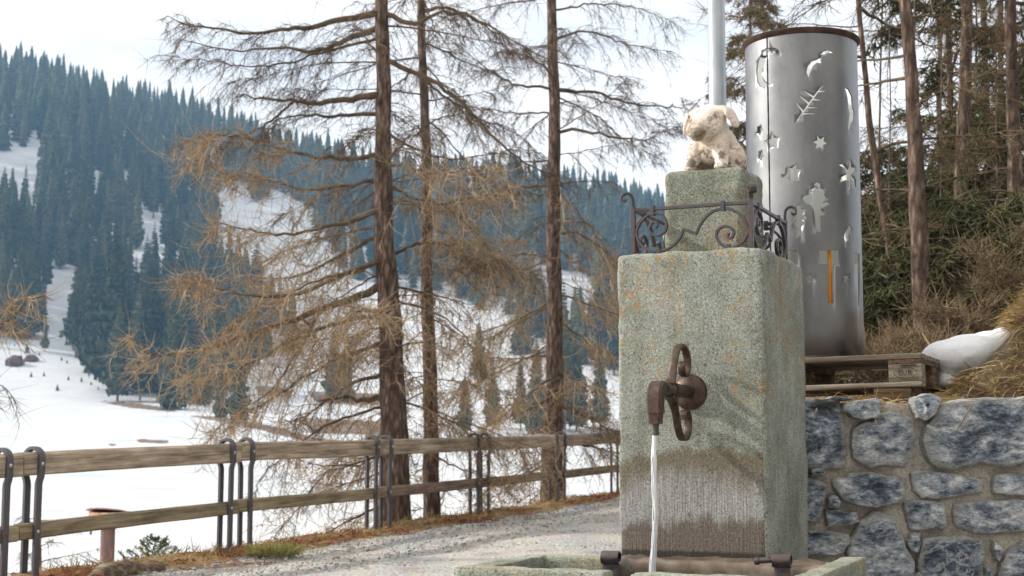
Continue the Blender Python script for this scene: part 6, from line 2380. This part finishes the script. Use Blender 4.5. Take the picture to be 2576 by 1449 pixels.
CT = {}


# ------------------------------------------------------------------ small things by the fence
def build_small_things():
    # rusty basin on a pipe
    Y = 14.6
    c = P(272, 1322, Y)
    gz = P(272, 1470, Y).z
    t = thing('rusty_basin', 'rusty shallow basin on a rusty pipe post beyond the fence', 'basin', (c.x, Y, gz))
    hz = c.z - gz
    MB().tube([(0, 0, -0.5), (0, 0, hz * .5), (0, 0, hz + .01)], [0.072, 0.071, 0.071], 22).build('post', MT['rust_pipe'], t, True, auto=50)
    R = 0.205
    bw = MB()
    bw.lathe([(0.02, 0.0), (R * .55, 0.003), (R * .93, 0.03), (R, 0.06), (R * 1.01, 0.125), (R * .97, 0.125), (R * .95, 0.06), (R * .5, 0.02), (0.02, 0.016)], 40)
    o = bw.build('bowl', MT['rust_bowl'], t, True, auto=50)
    o.location = (0.015, 0, hz - .005)
    o.scale = (1.0, 1.0, 1.15)
    # lid: slightly domed plate tilted to the back
    ld = MB()
    ld.lathe([(0.002, 0.022), (R * .5, 0.020), (R * .9, 0.012), (R * 1.03, 0.004), (R * 1.04, -0.006), (R * .9, 0.0), (0.002, 0.008)], 40)
    l = ld.build('lid', MT['rust_plate'], t, True, auto=50)
    l.location = (-0.01, 0, hz + .145)
    l.rotation_euler = (-0.16, 0.05, 0)
    ch = MB()
    x0, z0 = -R * .82, hz + .02
    for side in (0, 1):
        for k in range(6):
            zc = z0 - 0.02 * k
            xc = x0 + (0.022 if side else -0.016) * (1 - k / 6)
            ring = [(xc + (0.006 if k % 2 else 0.001) * math.cos(a), -0.02 + (0.001 if k % 2 else 0.006) * math.cos(a), zc + 0.012 * math.sin(a)) for a in np.linspace(0, 6.283, 9)]
            ch.tube(ring, 0.0025, 5, False)
    ch.build('chain', MT['black_iron'], t)
    # rotten log
    a, b = P(222, 1450, 10.9), P(402, 1419, 11.7)
    n = 22
    pts, rad = [], []
    for i in range(n):
        u = i / (n - 1)
        p = a.lerp(b, u) + Vector((0, 0, 0.02 * math.sin(u * 5) - 0.03))
        pts.append(np.array(p - a))
        rad.append((0.035 + 0.05 * math.sin(min(1, u * 1.25 + .1) * 2.6)) * (1 + .25 * mnoise.noise(Vector((u * 7, 1, 1)))))
    V, Fq = tubes(np.array(pts)[None], np.array(rad)[None], 16)
    V = V.reshape(n, 16, 3)
    for i in range(n):
        for j in range(16):
            V[i, j] = pts[i] + (V[i, j] - pts[i]) * (1 + .38 * mnoise.noise(Vector((i * .45, j * .8, 0.3))) + .2 * mnoise.noise(Vector((i * 1.3, j * 2.1, 4))))
    mb = MB().add(V.reshape(-1, 3).tolist(), [tuple(f) for f in Fq.tolist()] + [tuple(range(16)), tuple(range((n - 1) * 16, n * 16))])
    o = mb.build('rotten_log', MT['log'], None, True, a)
    tag(o, 'grey rotten log with ragged bark lying on the verge below the fence', 'log')
    # little spruce behind the log
    Y = 15.5
    top, base = P(386, 1357, Y), P(386, 1500, Y)
    t = thing('spruce_sapling', 'little green spruce sapling peeping up behind the rotten log', 'sapling', base)
    hh = top.z - base.z
    MB().tube([(0, 0, -.3), (0, 0, hh * .5), (0, 0, hh)], [.012, .009, .003], 6).build('stem', MT['limb'], t)
    parts = []
    for k in range(34):
        u = (k + rng.random()) / 34
        z = hh * (0.1 + 0.88 * u)
        az = rng.random() * 6.283
        ln = (1 - u) ** 0.8 * 0.44 + 0.03
        s = np.linspace(0, 1, 8)
        path = np.stack([np.cos(az) * ln * s, np.sin(az) * ln * s, z + ln * (0.45 * s + 0.2 * s ** 2)], -1)
        parts.append(tubes(path[None], (0.004 * (1 - .6 * s))[None], 4))
        parts += twig_set(path, 7, 0.10, 8, 0.035, 0.0, 0.005, 0.005, 0.15, 0.2, 0.25, 3, -0.1)
    V, Fq = join_np(parts)
    obj('crown', mesh_from('crown', V, Fq, False), MT['needle_young'], t)


def build_haze():
    mb = MB().box(-900, 900, -25, 1520, -40, 262)
    m = bpy.data.materials.new('mountain_haze')
    m.use_nodes = True
    n, l = m.node_tree.nodes, m.node_tree.links
    n.clear()
    out = n.new('ShaderNodeOutputMaterial')
    v = n.new('ShaderNodeVolumePrincipled')
    v.inputs['Color'].default_value = (0.34, 0.64, 1.0, 1)
    v.inputs['Density'].default_value = 0.00040
    v.inputs['Anisotropy'].default_value = 0.0
    l.new(v.outputs['Volume'], out.inputs['Volume'])
    o = mb.build('haze', m)
    tag(o, kind='stuff')


build_terrain()
build_road()
build_wall()
build_terrace()
build_fountain()
build_railing()
build_pig()
build_water_stream()
build_brackets()
build_lantern()
build_pole()
build_pallet()
build_fence()
build_larches()
build_right_forest()
build_far_forest()
build_snow_pile()
build_verge_cover()
build_small_things()
build_haze()
